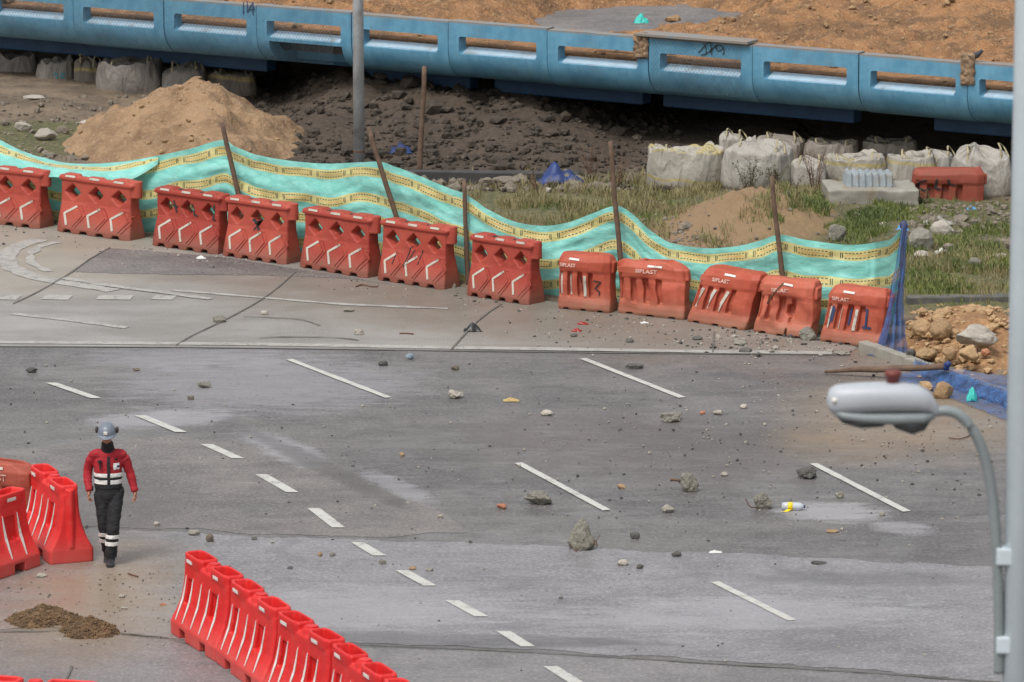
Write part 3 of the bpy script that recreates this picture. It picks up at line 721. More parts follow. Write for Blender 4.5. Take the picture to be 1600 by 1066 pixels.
def barrier_b_body(variant=0):
    bm = bmesh.new()
    rs = [(.45, .16, 0, .02), (.46, .182, .05, .03), (.46, .186, .14, .04), (.455, .17, .22, .05), (.45, .17, .60, .05), (.45, .195, .66, .06), (.44, .195, .80, .06), (.41, .15, .88, .06), (.39, .12, .90, .05)]
    loft(bm, [oct_ring(hx, hy, c*1.6, c*1.2, z) for hx, hy, z, c in rs])
    me = bm_mesh(bm); bm = bmesh.new()
    for x0, x1 in ((-.43, -.36), (-.27, -.19), (-.10, -.01), (.09, .17)):
        loft(bm, [[(x0, -.3, z0), (x1, -.3, z0), (x1, y, z0+k), (x0, y, z0+k)] for z0, y, k in ((.16, -.11, .06), (.22, -.085, 0), (.56, -.085, 0), (.62, -.16, .0))])
    for x in (-.3, .0, .3): loft(bm, [[(x-.06, y, -.02), (x+.06, y, -.02), (x+.04, y, .035), (x-.04, y, .035)] for y in (-.3, .3)])
    if variant == 1:   # torn open top
        loft(bm, [[(-.46, y, .80), (-.24, y, .74), (-.20, y, .95), (-.46, y, .95)] for y in (-.10, .30)]); box(bm, -.15, .30, -.05, .12, .84, 1.0)
        loft(bm, [[(.32, y, .95), (.12, y, .93), (.46, y, .80), (.50, y, .95)] for y in (-.3, .3)])
    if variant == 2:   # hole broken in the front
        loft(bm, [[(.02, y, .34), (.10, y, .30), (.15, y, .40), (.08, y, .50), (.03, y, .46)] for y in (-.3, .02)]); loft(bm, [[(.07, y, .0), (.12, y, -.02), (.11, y, .16), (.08, y, .14)] for y in (-.3, .02)])
    me = subtract(me, bm_mesh(bm)); bm = bmesh.new(); bm.from_mesh(me)
    if variant != 1: vtube(bm, [(.10, -.02, .89), (.10, -.02, .915)], [(.06, .06)]*2, 12)
    box(bm, .40, .485, -.07, .07, .62, .80); box(bm, -.42, .10, -.203, -.19, .69, .79)
    if variant in (3,): vtube(bm, [(.33, -.05, .86), (.36, -.02, .93)], [(.05, .08), (.03, .05)], 10)
    return vox(bm_mesh(bm), .0125, 2, .5)
B_SPEC = [((869, 483), (950, 491), 0, (-.03, .06), .028, 'N', 'orange slotted barrier, leftmost of five, with black zigzag scrawl right of its white strips'),
          ((962, 490), (1066, 502), 1, (-.05, .05), .042, 'S', 'crumpled orange slotted barrier with torn open top where a stake leans'),
          ((1069, 503), (1160, 518), 0, (.15, .22), .030, 'P', 'orange slotted barrier leaning right with three slanting white strips'),
          ((1173, 520), (1258, 532), 2, (.07, .12), .050, 'H', 'crushed orange slotted barrier with a hole broken in its front'),
          ((1277, 534), (1366, 546), 3, (.10, .16), .030, 'B', 'orange slotted barrier with dark blue painted bars, rightmost in the row')]
for i, (a, b, var, lean, amp, kind, lab) in enumerate(B_SPEC):
    root = empty('traffic_barrier'); body = barrier_b_body(var)
    dents = {'S': ((.25, .70, .25, .06), (-.3, .1, .2, .05)), 'H': ((.06, .42, .34, .11), (-.2, .12, .2, .06), (.02, .80, .2, .04), (.32, .3, .2, .03)), 'B': ((.3, .2, .3, .05),), 'N': ((.2, .3, .25, .03),), 'P': ((.2, .15, .25, .04), (-.2, .7, .2, .03))}[kind]
    body = deform(body, 20+i, amp, lean, 2.2, dents); bv = bvh_of(body)
    link('body', body, MT['orange'], root)
    Aw, Bw, ln, an = span(*a, *b); place(root, Aw, Bw, .2); root.scale = (ln/.92, 1, .98 if kind != 'N' else 1.0)
    lx = lambda x, z: (x+lean[0]*z, z)
    stp = {'N': (-.395, -.23, .04), 'P': (-.36, -.18, .02), 'B': (-.36, -.20, .06), 'S': (), 'H': ()}[kind]
    for x in stp:
        top, bot = (.57, .24)
        k = .04 if kind == 'P' else 0
        ribbons('reflective_strip', [[lx(x-k, bot), lx(x+k, top)]], .045, bv, MT['strip_old'], root, .014)
    tx = {'N': -.25, 'S': -.02, 'P': -.1, 'H': -.08, 'B': -.22}[kind]
    zz = {'N': .72, 'S': .735, 'P': .72, 'H': .72, 'B': .70}[kind]
    text_on('maker_lettering', 'SIPLAST', .082, tx+lean[0]*zz, zz, bv, MT['letter'], root)
    ribbons('top_strip', [[lx(tx+.02, .825), lx(tx+.20, .82)]], .03, bv, MT['strip'], root, .012)
    if kind == 'N': ribbons('scrawl', [[(.17, .50), (.30, .49), (.19, .38), (.28, .33), (.27, .27)], [(-.09, .52), (-.06, .4), (-.06, .32)]], .018, bv, MT['black_paint'], root, .012)
    if kind == 'B':
        ribbons('painted_figures', [[lx(-.32, .58), lx(-.34, .3)], [lx(-.30, .55), lx(-.31, .34)], [lx(-.07, .56), lx(-.07, .30)], [lx(.15, .57), lx(.22, .59), lx(.23, .30)], [lx(.14, .30), lx(.31, .30)]], .034, bv, MT['blue_paint'], root, .012)
    if kind == 'H':
        bm = bmesh.new(); tube(bm, catmull([(.06, -.16, .86), (.0, -.26, .74), (-.10, -.27, .60), (-.15, -.25, .52)], 4), .014, 6); link('hanging_hose', bm_mesh(bm, True), MT['rust'], root)
    meta(root, lab, 'barrier', 'small orange slotted barriers along the teal fence')

MT['orange_mid'] = plastic('dusty_orange_plastic', L(142, 62, 46), L(160, 82, 64), L(120, 92, 78), .9, .55)
# long red barriers, near the camera
def barrier_c_body():
    bm = bmesh.new()
    def rr(hx, hy, z): return oct_ring(hx, hy, .03, .03, z)
    loft(bm, [rr(.78, .295, 0), rr(.78, .295, .17), rr(.775, .275, .21), rr(.765, .215, .32), rr(.755, .165, .44), rr(.75, .135, .58), rr(.745, .12, .72), rr(.745, .115, .88), rr(.72, .085, .905)])
    for x in (-.44, .44): loft(bm, [[(x+a*k, b*k2, z) for a, b in ((-.295, -.10), (-.2, -.13), (.2, -.13), (.295, -.10), (.295, .10), (.2, .13), (-.2, .13), (-.295, .10))] for k, k2, z in ((1.0, .95, .86), (1, 1, .93), (1, 1, .985), (.93, .9, 1.0))])
    me = bm_mesh(bm); me = vox(me, .012, 1, .4); bm = bmesh.new()
    for x in (-.44, .44):
        loft(bm, [[(x+a*k, b*k, z) for a, b in ((-.25, -.075), (-.15, -.102), (.15, -.102), (.25, -.075), (.25, .075), (.15, .102), (-.15, .102), (-.25, .075))] for k, z in ((.86, .80), (1.0, 1.05))])
    for x in (-.36, .34): box(bm, x-.10, x+.10, -.4, .4, -.02, .125)
    for s in (-1, 1):
        for x, hw in ((-.485, .085), (.35, .12)):
            box(bm, x-hw, x+hw, s*.25-.17, s*.25+.17, .40, .70)
    me = subtract(me, bm_mesh(bm)); bm = bmesh.new(); bm.from_mesh(me)
    RB = [(-.60), (-.37), (-.08), (.20), (.50)]
    for s in (-1, 1):
        for x in RB:
            pr = [(.255, .225), (.175, .44), (.145, .58), (.13, .76), (.09, .78), (.09, .3)]
            loft(bm, [[(x+dx, s*(-a), z) for a, z in ((.272, .215), (.232, .32), (.182, .45), (.150, .60), (.128, .74), (.06, .74), (.06, .25))] for dx in (-.020, .020)])
    vtube(bm, [(.0, 0, .86), (.0, 0, .955)], [(.15, .11), (.12, .095)], 16); vtube(bm, [(.02, 0, .93), (.02, 0, .985)], [(.092, .082)]*2, 16)
    vtube(bm, [(.745, 0, .2), (.745, 0, .95)], [(.05, .05)]*2, 12)
    return vox(bm_mesh(bm), .0115, 1, .5)
bodyC = barrier_c_body(); bvC = bvh_of(bodyC)
def c_strip_mesh(x):
    V = []; Fc = []
    pts = [(.205, .006), (.30, .015), (.42, .023), (.56, .016), (.70, .006), (.735, .003)]
    zs = []
    for k in range(19):
        z = lerp(.205, .735, k/18); wd = interp([(a, b) for a, b in pts], z); y = hit(bvC, x, z)-.007
        V += [(x-wd, y, z), (x+wd, y, z)]
    for k in range(18): a = 2*k; Fc.append((a, a+1, a+3, a+2))
    return evaluate(mesh(V, Fc, False), [('SOLIDIFY', dict(thickness=.006, offset=0))])
cstr = [c_strip_mesh(x) for x in (-.60, -.37, -.08, .20, .50)]
def flip(me):
    m = me.copy(); 
    for v in m.vertices: v.co.x, v.co.y = -v.co.x, -v.co.y
    return m
cstrb = [flip(m) for m in cstr]
def tops():
    V = []; Fc = []
    out = []
    for x in (-.50, .40):
        V = []; Fc = []; ribbon(V, Fc, [(x-.085, .915), (x+.085, .915)], .04, bvC, .007); out.append(evaluate(mesh(V, Fc, False), [('SOLIDIFY', dict(thickness=.006, offset=0))]))
    return out
ctop = tops()
bm = bmesh.new(); vtube(bm, [(.02, 0, .982), (.02, 0, 1.0)], [(.074, .066)]*2, 16); capm = bevel(bm_mesh(bm), .004)
def build_c(label, A, B, group, rear=True):
    root = empty('traffic_barrier'); link('body', bodyC, MT['red'], root)
    for m in cstr: link('reflective_strip', m, MT['strip'], root)
    for m in ctop: link('top_strip', m, MT['strip'], root)
    if rear:
        for m in cstrb: link('reflective_strip', m, MT['strip'], root)
    link('filler_cap_or_hole', capm, MT['red'], root)
    place(root, A, B, .295); root.scale = ((B-A).length/1.56*.985, 1, 1)
    meta(root, label, 'barrier', group); return root
TOPS = [(285, 862), (357, 906), (430, 956), (515, 1006), (595, 1061), (684, 1120)]
def top2base(u, v):
    p = G(u, v, .98); return p
CP = [top2base(u, v) for u, v in TOPS]
# rows: keep the barriers collinear along the track of their tops
gC = 'bright red barriers in a row across the near road'
labs = ['bright red ribbed barrier at the far upper end of the near row', 'bright red ribbed barrier, second from the far end of the near row', 'bright red ribbed barrier in the middle of the near row', 'bright red ribbed barrier, next to last before the bottom picture edge', 'bright red ribbed barrier cut off by the bottom picture edge, only its top showing']
for i, lab in enumerate(labs):
    a = CP[i]; b = CP[i+1]; d = (b-a).normalized(); n = Vector((-d.y, d.x, 0))
    A = Vector((a.x, a.y, 0))-n*(.295-.115); B = Vector((b.x, b.y, 0))-n*(.295-.115)
    r = build_c(lab, A, B, gC)
gL = 'bright red barriers standing left of the worker'
build_c('bright red ribbed barrier cut off by the left picture edge, left of the worker', G(-55, 925), G(66, 884), gL)
build_c('bright red ribbed barrier standing end on, nearest to the worker', G(26, 844), G(78, 884), gL)
build_c('bright red barrier in the bottom left corner, only its top rim showing', G(-66, 1206), G(150, 1221), gL)
root = empty('traffic_barrier'); body = deform(barrier_b_body(1), 33, .012, (0, 0)); bv = bvh_of(body); link('body', body, MT['orange_mid'], root)
text_on('maker_lettering', 'SIPLAST', .11, -.02, .73, bv, MT['letter'], root); ribbons('top_strip', [[(-.1, .84), (.12, .84)]], .03, bv, MT['strip_old'], root, .012)
Aw, Bw = G(-62, 833), G(46, 848); place(root, Aw, Bw, .2); root.scale = (1.15, 1, 1.1)
meta(root, 'faded orange barrier with broken top behind the bright red ones at left', 'barrier')
root = empty('traffic_barrier'); body = deform(barrier_b_body(3), 41, .03, (.02, .1)); bv = bvh_of(body); link('body', body, MT['orange_dark'], root)
ribbons('graffiti', [[(-.27, .70), (-.36, .66), (-.38, .56), (-.30, .50), (-.22, .52)], [(-.14, .72), (-.16, .54), (-.05, .52)], [(.0, .72), (.02, .62), (.1, .6)]], .03, bv, MT['black_paint'], root, .012)
Aw, Bw = G(1424, 321), G(1538, 322); place(root, Aw, Bw, .2); root.location.z = -.22; root.scale = ((Bw-Aw).length/.92, 1, .95)
meta(root, 'dull orange barrier with black graffiti sunk in the ground before white bulk bags', 'barrier')

# ------------------------------------------------------------------ teal sheet fence
TOPE = [(-80, 196), (-40, 205), (0, 219), (35, 236), (75, 249), (120, 256), (180, 254), (240, 245), (300, 232), (350, 219), (366, 229), (400, 242), (450, 251), (510, 256), (560, 254), (596, 253), (612, 259), (650, 273), (700, 293), (728, 304), (760, 326), (800, 345), (840, 353), (880, 350), (920, 336), (962, 322), (985, 332), (1012, 357), (1045, 379), (1100, 388), (1150, 385), (1190, 376), (1216, 367), (1260, 375), (1330, 383), (1390, 375), (1411, 357)]
STK = [355, 610, 727, 966, 1218, 1408]
def fence_pt(u, off=0.0):
    p = G(u, interp(FENCE, u) if u < 1368 else lerp(528, 528, 0)); return p
fp = {u: None for u in range(-80, 1413, 4)}
FT = [(u, interp(FENCE, u)) for u in (-80, 0, 87, 236, 346, 466, 588, 727, 866, 960, 1069, 1173, 1277)]+[(1368, 520), (1412, 512)]
ucols = list(range(-80, 1413, 3)); V = []; UV = []; Fc = []; nrow = 46; arc = 0; prev = None
for u in ucols:
    g = G(u, interp(FT, u)); vt = smooth(TOPE, u); top = atY(u, vt, g.y)
    if prev is not None: arc += (Vector((top.x, top.y, top.z))-prev).length
    prev = Vector((top.x, top.y, top.z)); Hh = top.z
    ds = min(abs(u-s) for s in STK)/100.0
    for j in range(nrow):
        t = j/(nrow-1); zz = top.z*(1-t)+.02*t
        sag = math.sin(min(1, ds)*math.pi/2)
        dz = t*Hh
        y = g.y-(.10*math.sin(t*math.pi)*sag)
        # gathered drapery: ridges that radiate from the stakes and run along the sag
        k = noise.noise(Vector((arc*.9, dz*2.6+ds*.9, 1.3)))*.09+(.5-abs(noise.noise(Vector((arc*1.1+dz*2.0*(1 if ds > .5 else -1), dz*3.5, 8)))))*.07+noise.noise(Vector((arc*2.2+dz*1.5, dz*6, 5)))*.035+noise.noise(Vector((arc*7, dz*4, 9)))*.012
        y += k*min(1, t*5+.25)
        zz += noise.noise(Vector((arc*1.4, 3, 3)))*.05*math.sin(t*math.pi)
        lift = noise.noise(Vector((arc*3, 7, 7)))*.10 if t > .97 else 0
        V.append((top.x+.02*noise.noise(Vector((arc*3, dz*5, 2))), y, max(.01, zz+lift*t)))
        UV.append((arc, dz+.05*noise.noise(Vector((arc*1.1, 1, 4)))+.06*sag*min(1, t*2)))
for i in range(len(ucols)-1):
    for j in range(nrow-1): a = i*nrow+j; Fc.append((a, a+1, a+nrow+1, a+nrow))
def sheet_mat():
    m = Mat('teal_sheet'); uv = m.uv(); U, W, _ = m.sep(uv); p = m.pos()
    n = m.nz(3, 5, .6, p, sc=(1, 1, 2.5), dist=.6); base = m.mix(n.step(.35, .7), L(118, 196, 184), L(148, 216, 206))
    weave = m.nz(60, 2, .5, p, sc=(.3, 1, 2)); base = m.mix(weave.step(.5, .8)*.35, base, L(140, 214, 200))
    yel = None; blk = None; org = None
    per = .78; x = U.mod(per)
    for c in (.19, .66, 1.02, 1.46):
        d = (W-c).abs(); band = d.lt(.084); inner = d.lt(.052)
        xl = x.gt(.10); xr = x.lt(.66); rec = inner*xl*xr
        edge = rec*(d.gt(.034))*(U.mod(.06).lt(.038))
        bars = d.lt(.05)*((x-.055).abs().lt(.009)+(x-.085).abs().lt(.009)+(x-.675).abs().lt(.009)+(x-.705).abs().lt(.009)).clamp()
        let = d.lt(.02)*xl*xr*(m.nz(26, 2, .7, m.comb(U, W, 0.0), sc=(1, 2.2, 1)).gt(.5))
        yel = band if yel is None else yel+band; blk = (edge+bars) if blk is None else blk+edge+bars; org = let if org is None else org+let
    ycol = m.mix(m.nz(4, 5, .6, p).step(.3, .7), L(190, 182, 116), L(212, 204, 142))
    col = m.mix(yel.clamp(), base, ycol); col = m.mix(org.clamp()*.7, col, L(212, 150, 84)); col = m.mix(blk.clamp()*.9, col, L(40, 46, 34))
    col = m.mix((m.nz(1.8, 6, .7, p)).step(.55, .75)*.25, col, L(110, 104, 80))
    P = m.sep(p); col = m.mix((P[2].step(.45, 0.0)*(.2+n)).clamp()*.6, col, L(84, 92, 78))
    m.bump(m.nz(14, 5, .6, p, sc=(.4, 1, 1.4))*1.0+weave*.3, .018, .8)
    m.set(col, .5, **{'Sheen Weight': .2})
    tr = m.nt.nodes.new('ShaderNodeBsdfTranslucent'); m.put(tr.inputs[0], col); mx = m.nt.nodes.new('ShaderNodeMixShader'); mx.inputs[0].default_value = .22
    m.nt.links.new(m.b.outputs[0], mx.inputs[1]); m.nt.links.new(tr.outputs[0], mx.inputs[2]); m.nt.links.new(mx.outputs[0], m.out.inputs[0])
    return m.mat
VF = []; UF = []; FF = []; arc2 = 0; prev2 = None; nf = 16; uc = list(range(-80, 250, 3))
for u in uc:
    g = G(u, interp(FT, u)); vt = smooth(TOPE, u); top = atY(u, vt, g.y-.02)
    if prev2 is not None: arc2 += (Vector(top)-prev2).length
    prev2 = Vector(top); fade = max(0, min(1, (250-u)/70)); hemz = lerp(top.z-.12, .955, fade)
    for j in range(nf):
        t = j/(nf-1); y = g.y-.03-(.72*fade)*(t**.75); z = lerp(top.z, hemz+.06*fade, t**1.2)
        if t > .85: z -= .10*fade*(t-.85)/.15
        z += .02*noise.noise(Vector((arc2*1.5, t*4, 2)))+.012*noise.noise(Vector((arc2*6, t*3, 5)))
        VF.append((top.x, y+.02*noise.noise(Vector((arc2*5, t*3, 1))), max(z, 1.02 if t < .8 and y < g.y-.1 else z))); UF.append((arc2, t*.52))
for i in range(len(uc)-1):
    for j in range(nf-1): a = i*nf+j; FF.append((a, a+1, a+nf+1, a+nf))
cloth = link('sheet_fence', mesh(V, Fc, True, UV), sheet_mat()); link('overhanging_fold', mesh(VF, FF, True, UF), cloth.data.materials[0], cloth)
meta(cloth, 'long teal plastic sheeting with yellow hazard bands sagging between wooden stakes', 'fence')

# stakes
def stake(label, top, bot, d_px, yoff, mat='wood', seed=0, name='wooden_stake', z0=None, group='wooden stakes holding up the teal sheeting'):
    g = G(bot[0], interp(FT, bot[0])) if z0 is None else z0
    Y = g.y+yoff; A = atY(*top, Y); B = atY(*bot, Y); d = (B-A).normalized()
    if z0 is None: B = A+d*((A.z+.05)/-d.z)
    r = d_px/2/(F/Y); bm = bmesh.new(); n = 12; P = []; R = []
    for i in range(n+1):
        t = i/n; p = A.lerp(B, t); w_ = noise.noise_vector(Vector((t*3, seed, 0)))*.02; P.append(p+Vector((w_.x, w_.y, 0))); R.append(r*(.82+.25*t+.12*noise.noise(Vector((t*8, seed, 3)))))
    tube(bm, P, R, 9); me = bm_mesh(bm, True)
    base = Vector(P[-1]); 
    for v in me.vertices: v.co -= base
    o = link(name, me, MT[mat]); o.location = base; meta(o, label, 'stake', group); return o
stake('dark stake standing in front of the sand heap, leftmost in the fence', (347, 191), (376, 316), 9, -.12, seed=1)
stake('crooked dark stake leaning right beside the metal pole', (576, 199), (622, 352), 9, -.12, seed=2)
stake('short thin stake standing behind the sixth diamond barrier', (725, 283), (729, 372), 8, -.10, seed=3)
stake('rough stake rising from the torn open orange barrier', (954, 221), (970, 415), 9, -.14, seed=4)
stake('dark stake leaning into the crushed orange barrier with the hole', (1206, 276), (1222, 436), 9, -.14, seed=5)
stake('end stake of the fence with blue netting tied to its top', (1413, 348), (1404, 480), 9, .02, seed=6)
g = onT(656, 272); o = stake('tall pale stick standing free behind the fence, right of the metal pole', (663, 104), (655, 274), 9, 0, seed=7, z0=g, group=None)

# galvanised pole behind the fence
g = onT(561, 252); Y = g.y; s = F/(Y)
bm = bmesh.new(); vtube(bm, [(0, 0, -.1), (0, 0, 4.2), (0, 0, 7)], [(.108, .108), (.096, .096), (.088, .088)], 24)
pole = link('metal_pole', bm_mesh(bm, True), MT['galv']); pole.location = (g.x, g.y, g.z)
meta(pole, 'tall streaky galvanised steel pole standing behind the teal fence', 'pole')
bm = bmesh.new(); vtube(bm, [(0, 0, .22), (0, 0, .25)], [(.114, .114)]*2, 20); link('pole_band', bm_mesh(bm), MT['rust'], pole)
# ------------------------------------------------------------------ sand heap, dirt piles
def heap(name, label, cat, c, rx, ry, h, mat, seed, res=.05, peak=1.0, lump=.2, kind=None):
    V = []; Fc = []; nx = int(2.4*rx/res); ny = int(2.4*ry/res)
    for i in range(nx+1):
        for j in range(ny+1):
            a = -1.2+2.4*i/nx; b = -1.2+2.4*j/ny
            ang_ = math.atan2(b, a); rr = 1+.16*noise.noise(Vector((math.cos(ang_)*1.3, math.sin(ang_)*1.3, seed)))
            d = math.hypot(a, b)/rr; z = h*(max(0, 1-d)**peak)*(1.0 if d > .15 else 1.0)
            z = min(z, h*.86+.02*h*noise.noise(Vector((a*5, b*5, seed)))) if peak <= 1 else z
            x = a*rx; y = b*ry
            z += lump*h*(fbm(x*1.6/max(rx, .4), y*1.6/max(rx, .4), seed, 5)*.6+.22*noise.noise(Vector((x/h*3, y/h*3, seed))))*min(1, max(0, 1.15-d)*3)
            if d > 1.02: z = -.04
            V.append((x, y, z))
    for i in range(nx):
        for j in range(ny): a = i*(ny+1)+j; Fc.append((a, a+ny+1, a+ny+2, a+1))
    o = link(name, mesh(V, Fc), MT[mat]); o.location = c; meta(o, label, cat, None, kind)
    return o, V
c = onT(290, 232)
sh, SV = heap('sand_heap', 'large light brown sand heap with stones down its middle behind the teal fence', 'heap', (c.x, c.y+.4, c.z), 2.5, 3.0, 1.28, 'sand', 3, .045, .88, .42)
def merged_rocks(name, pts, mat, parent=None, seed=1, kind='stuff', label=None, cat=None, sub=1):
    """loose stones nobody could count, one object"""
    rs = random.Random(seed); tem = []
    for k in range(8):
        m = rock_mesh(1, 1, 1, seed*10+k, sub, 9, .1, True); tem.append(([v.co.copy() for v in m.vertices], [tuple(p.vertices) for p in m.polygons])); bpy.data.meshes.remove(m)
    V = []; Fc = []
    for (p, s) in pts:
        tv, tf = rs.choice(tem); a = rs.uniform(0, 6.28); ca, sa = math.cos(a), math.sin(a); sx, sy, sz = s*rs.uniform(.7, 1.3), s*rs.uniform(.7, 1.3), s*rs.uniform(.45, .9); b = len(V)
        for v in tv:
            x, y = v.x*sx, v.y*sy; V.append((p[0]+x*ca-y*sa, p[1]+x*sa+y*ca, p[2]+v.z*sz-.12*s))
        Fc += [tuple(i+b for i in f) for f in tf]
    o = link(name, mesh(V, Fc, False), MT[mat], parent); meta(o, label, cat, None, kind); return o
rs = random.Random(5)
cand = [v for v in SV if v[2] > .06]
pts = []
for _ in range(170):
    v = rs.choice(cand)
    if abs(v[0]-.1*v[1]) < .55 or rs.random() < .16: pts.append((v, rs.uniform(.03, .11)))
merged_rocks('heap_stones', pts, 'rock_tan', sh, 2)
for (u, v, w_, h_, sd, lab) in ((64, 978, 104, 22, 4, 'left pile of brown wood chips and soil on the asphalt'), (140, 996, 88, 26, 6, 'right pile of brown wood chips and soil on the asphalt')):
    c = G(u, v); s = ppm(u, v); o, PV = heap('dirt_pile', lab, 'pile', (c.x, c.y+.28, 0), w_/s/1.75, w_/s/1.75*.95, .19, 'mulch', sd, .02, 1.1, .3)
    cd2 = [q for q in PV if q[2] > .0]; rs = random.Random(sd)
    merged_rocks('wood_chips', [((lambda q: (q[0], q[1], max(0, q[2])))(rs.choice(cd2)), rs.uniform(.015, .04)) for _ in range(900)], 'mulch', o, sd, sub=1)

# ------------------------------------------------------------------ rubble, gravel, grass
rs = random.Random(11); pts = []
for _ in range(2600):
    u = rs.uniform(330, 1060); v = rs.uniform(118, 262) if rs.random() < .85 else rs.uniform(262, 300)
    p = onT(u, v); pts.append(((p.x, p.y, p.z), min(.42, .04+rs.expovariate(1/.05))))
merged_rocks('rubble', pts, 'rubble_dark', None, 3, 'stuff', 'dark heap of broken rubble beneath the blue viaduct', 'rubble', 1)
pts = []
for _ in range(420):
    u = rs.uniform(-20, 330); v = rs.uniform(150, 250); p = onT(u, v); pts.append(((p.x, p.y, p.z), min(.3, .03+rs.expovariate(1/.04))))
for _ in range(500):
    u = rs.uniform(700, 1575); v = rs.uniform(270, 470); p = onT(u, v); pts.append(((p.x, p.y, p.z), min(.2, .02+rs.expovariate(1/.03))))
for _ in range(260):
    u = rs.gauss(1140, 70); v = rs.gauss(365, 16); p = onT(u, v); pts.append(((p.x, p.y, p.z), min(.2, .03+rs.expovariate(1/.03))))
for _ in range(260):
    u = rs.uniform(560, 1000); v = rs.uniform(280, 300); p = onT(u, v); pts.append(((p.x, p.y, p.z), min(.35, .04+rs.expovariate(1/.08))))
for _ in range(260):
    u = rs.uniform(1400, 1580); v = rs.uniform(320, 390); p = onT(u, v); pts.append(((p.x, p.y, p.z), min(.35, .04+rs.expovariate(1/.05))))
merged_rocks('scattered_stones', pts, 'rock_mix', None, 4, 'stuff', 'loose stones strewn over the verge behind the fence', 'stones', 1)
pts = []
dq = lambda: BL(rs.uniform(-3.5*Lm, 12*Lm), rs.uniform(.4, 13), 0)
for _ in range(1400):
    x, y = rs.uniform(-3.5*Lm, 12*Lm), rs.uniform(.4, 12)
    if any(((x-c[0])/rx)**2+((y-c[1])/ry)**2 < .8 for c, rx, ry in asph): continue
    h = max(.05, soilh(x, y))
    if y < 1.6: h = min(h, .06+.11*y)
    p = BL(x, y, 1.62+h); pts.append(((p.x, p.y, p.z), min(.28, .04+rs.expovariate(1/.045))))
merged_rocks('soil_clods', pts, 'rock_tan', None, 6, 'stuff', 'clods and stones lying in the orange soil on the viaduct deck', 'clods', 1)
# grit on the road
def grit(n, uv, smin, smean, smax, z=.004):
    out = []
    for _ in range(n):
        u, v = uv(); p = G(u, v); out.append(((p.x, p.y, z), min(smax, smin+rs.expovariate(1/smean))))
    return out
ru = rs.uniform
P1 = grit(900, lambda: (ru(0, 1575), ru(556, 850)), .008, .010, .05)+grit(700, lambda: (rs.gauss(1100, 230), rs.gauss(690, 75)), .008, .010, .045)+grit(420, lambda: (rs.gauss(1430, 90), rs.gauss(660, 45)), .008, .012, .05)+grit(350, lambda: (ru(0, 1575), ru(850, 1066)), .008, .008, .03)
def near_row():
    u = ru(0, 1370); return u, interp(BASE, u)+abs(rs.gauss(6, 14))
P1 += grit(500, near_row, .008, .014, .06)+grit(420, lambda: (rs.gauss(1200, 90), rs.gauss(535, 11)), .01, .02, .10)+grit(260, lambda: (rs.gauss(930, 80), rs.gauss(520, 18)), .008, .014, .05)+grit(380, lambda: (ru(0, 280), ru(890, 1010)), .008, .010, .03)
rs.shuffle(P1); P1 = P1[:int(len(P1)*.75)]
merged_rocks('road_grit', P1[::2], 'rock_dark', None, 7, 'stuff', 'dark grit and small crumbs strewn over the road', 'grit', 1)
merged_rocks('pale_road_grit', P1[1::2], 'rock_pale', None, 8, 'stuff', 'pale grit and small crumbs strewn over the road', 'grit', 1)
MT['grass'] = None
def grass_mat(name, a, b):
    m = Mat(name); p = m.pos(); n = m.nz(.9, 4, .6, p); n2 = m.nz(13, 2, .6, p)
    col = m.mix((n*.5+n2*.5).step(.38, .62), a, b); return m.set(col, .7)
MT['grass'] = grass_mat('grass_blades', L(66, 82, 34), L(118, 124, 62)); MT['dry'] = grass_mat('dry_grass_blades', L(112, 104, 66), L(140, 128, 92)); MT['weed'] = grass_mat('weed_leaves', L(60, 72, 40), L(98, 100, 66)); MT['stem'] = simple('weed_stem', L(104, 78, 62), .8)
def blades(name, label, spots, mat, seed, hmin=.05, hmax=.16):
    r = random.Random(seed); V = []; Fc = []
    for (u0, v0, su, sv, n) in spots:
        for _ in range(n):
            u = r.gauss(u0, su); v = r.gauss(v0, sv)
            if v < 270 or u > 1640: continue
            p = onT(u, v)
            if p.y-interp(fx, p.x) < .35: continue
            if noise.noise(Vector((p.x*1.1, p.y*1.1, seed))) < -.02+.15*noise.noise(Vector((p.x*4, p.y*4, seed+2))): continue
            for k in range(3):
                x = p.x+r.uniform(-.04, .04); y = p.y+r.uniform(-.05, .05); h = r.uniform(hmin, hmax); a = r.uniform(0, 6.28); lx, ly = math.cos(a)*h*.5, math.sin(a)*h*.5; w_ = .006
                b = len(V); V += [(x-w_, y, p.z-.01), (x+w_, y, p.z-.01), (x+lx*.4+w_*.7, y+ly*.4, p.z+h*.6), (x+lx*.4-w_*.7, y+ly*.4, p.z+h*.6), (x+lx, y+ly, p.z+h)]
                Fc += [(b, b+1, b+2, b+3), (b+3, b+2, b+4)]
    o = link(name, mesh(V, Fc, False), MT[mat]); meta(o, label, 'grass', None, 'stuff'); return o
blades('grass', 'green grass growing on the verge at right', [(1330, 325, 45, 14, 2600), (1510, 395, 45, 26, 4200), (1300, 345, 60, 16, 1800), (1500, 440, 50, 14, 1700), (950, 330, 90, 18, 900), (1390, 360, 40, 20, 900), (75, 232, 30, 8, 900)], 'grass', 1)
blades('dry_grass', 'dry straw coloured grass and low growth behind the fence', [(930, 312, 120, 18, 2600), (1180, 305, 60, 12, 1500), (1500, 420, 60, 26, 1500), (1100, 340, 80, 20, 900), (90, 225, 40, 12, 500), (820, 330, 60, 12, 900)], 'dry', 2, .05, .22)

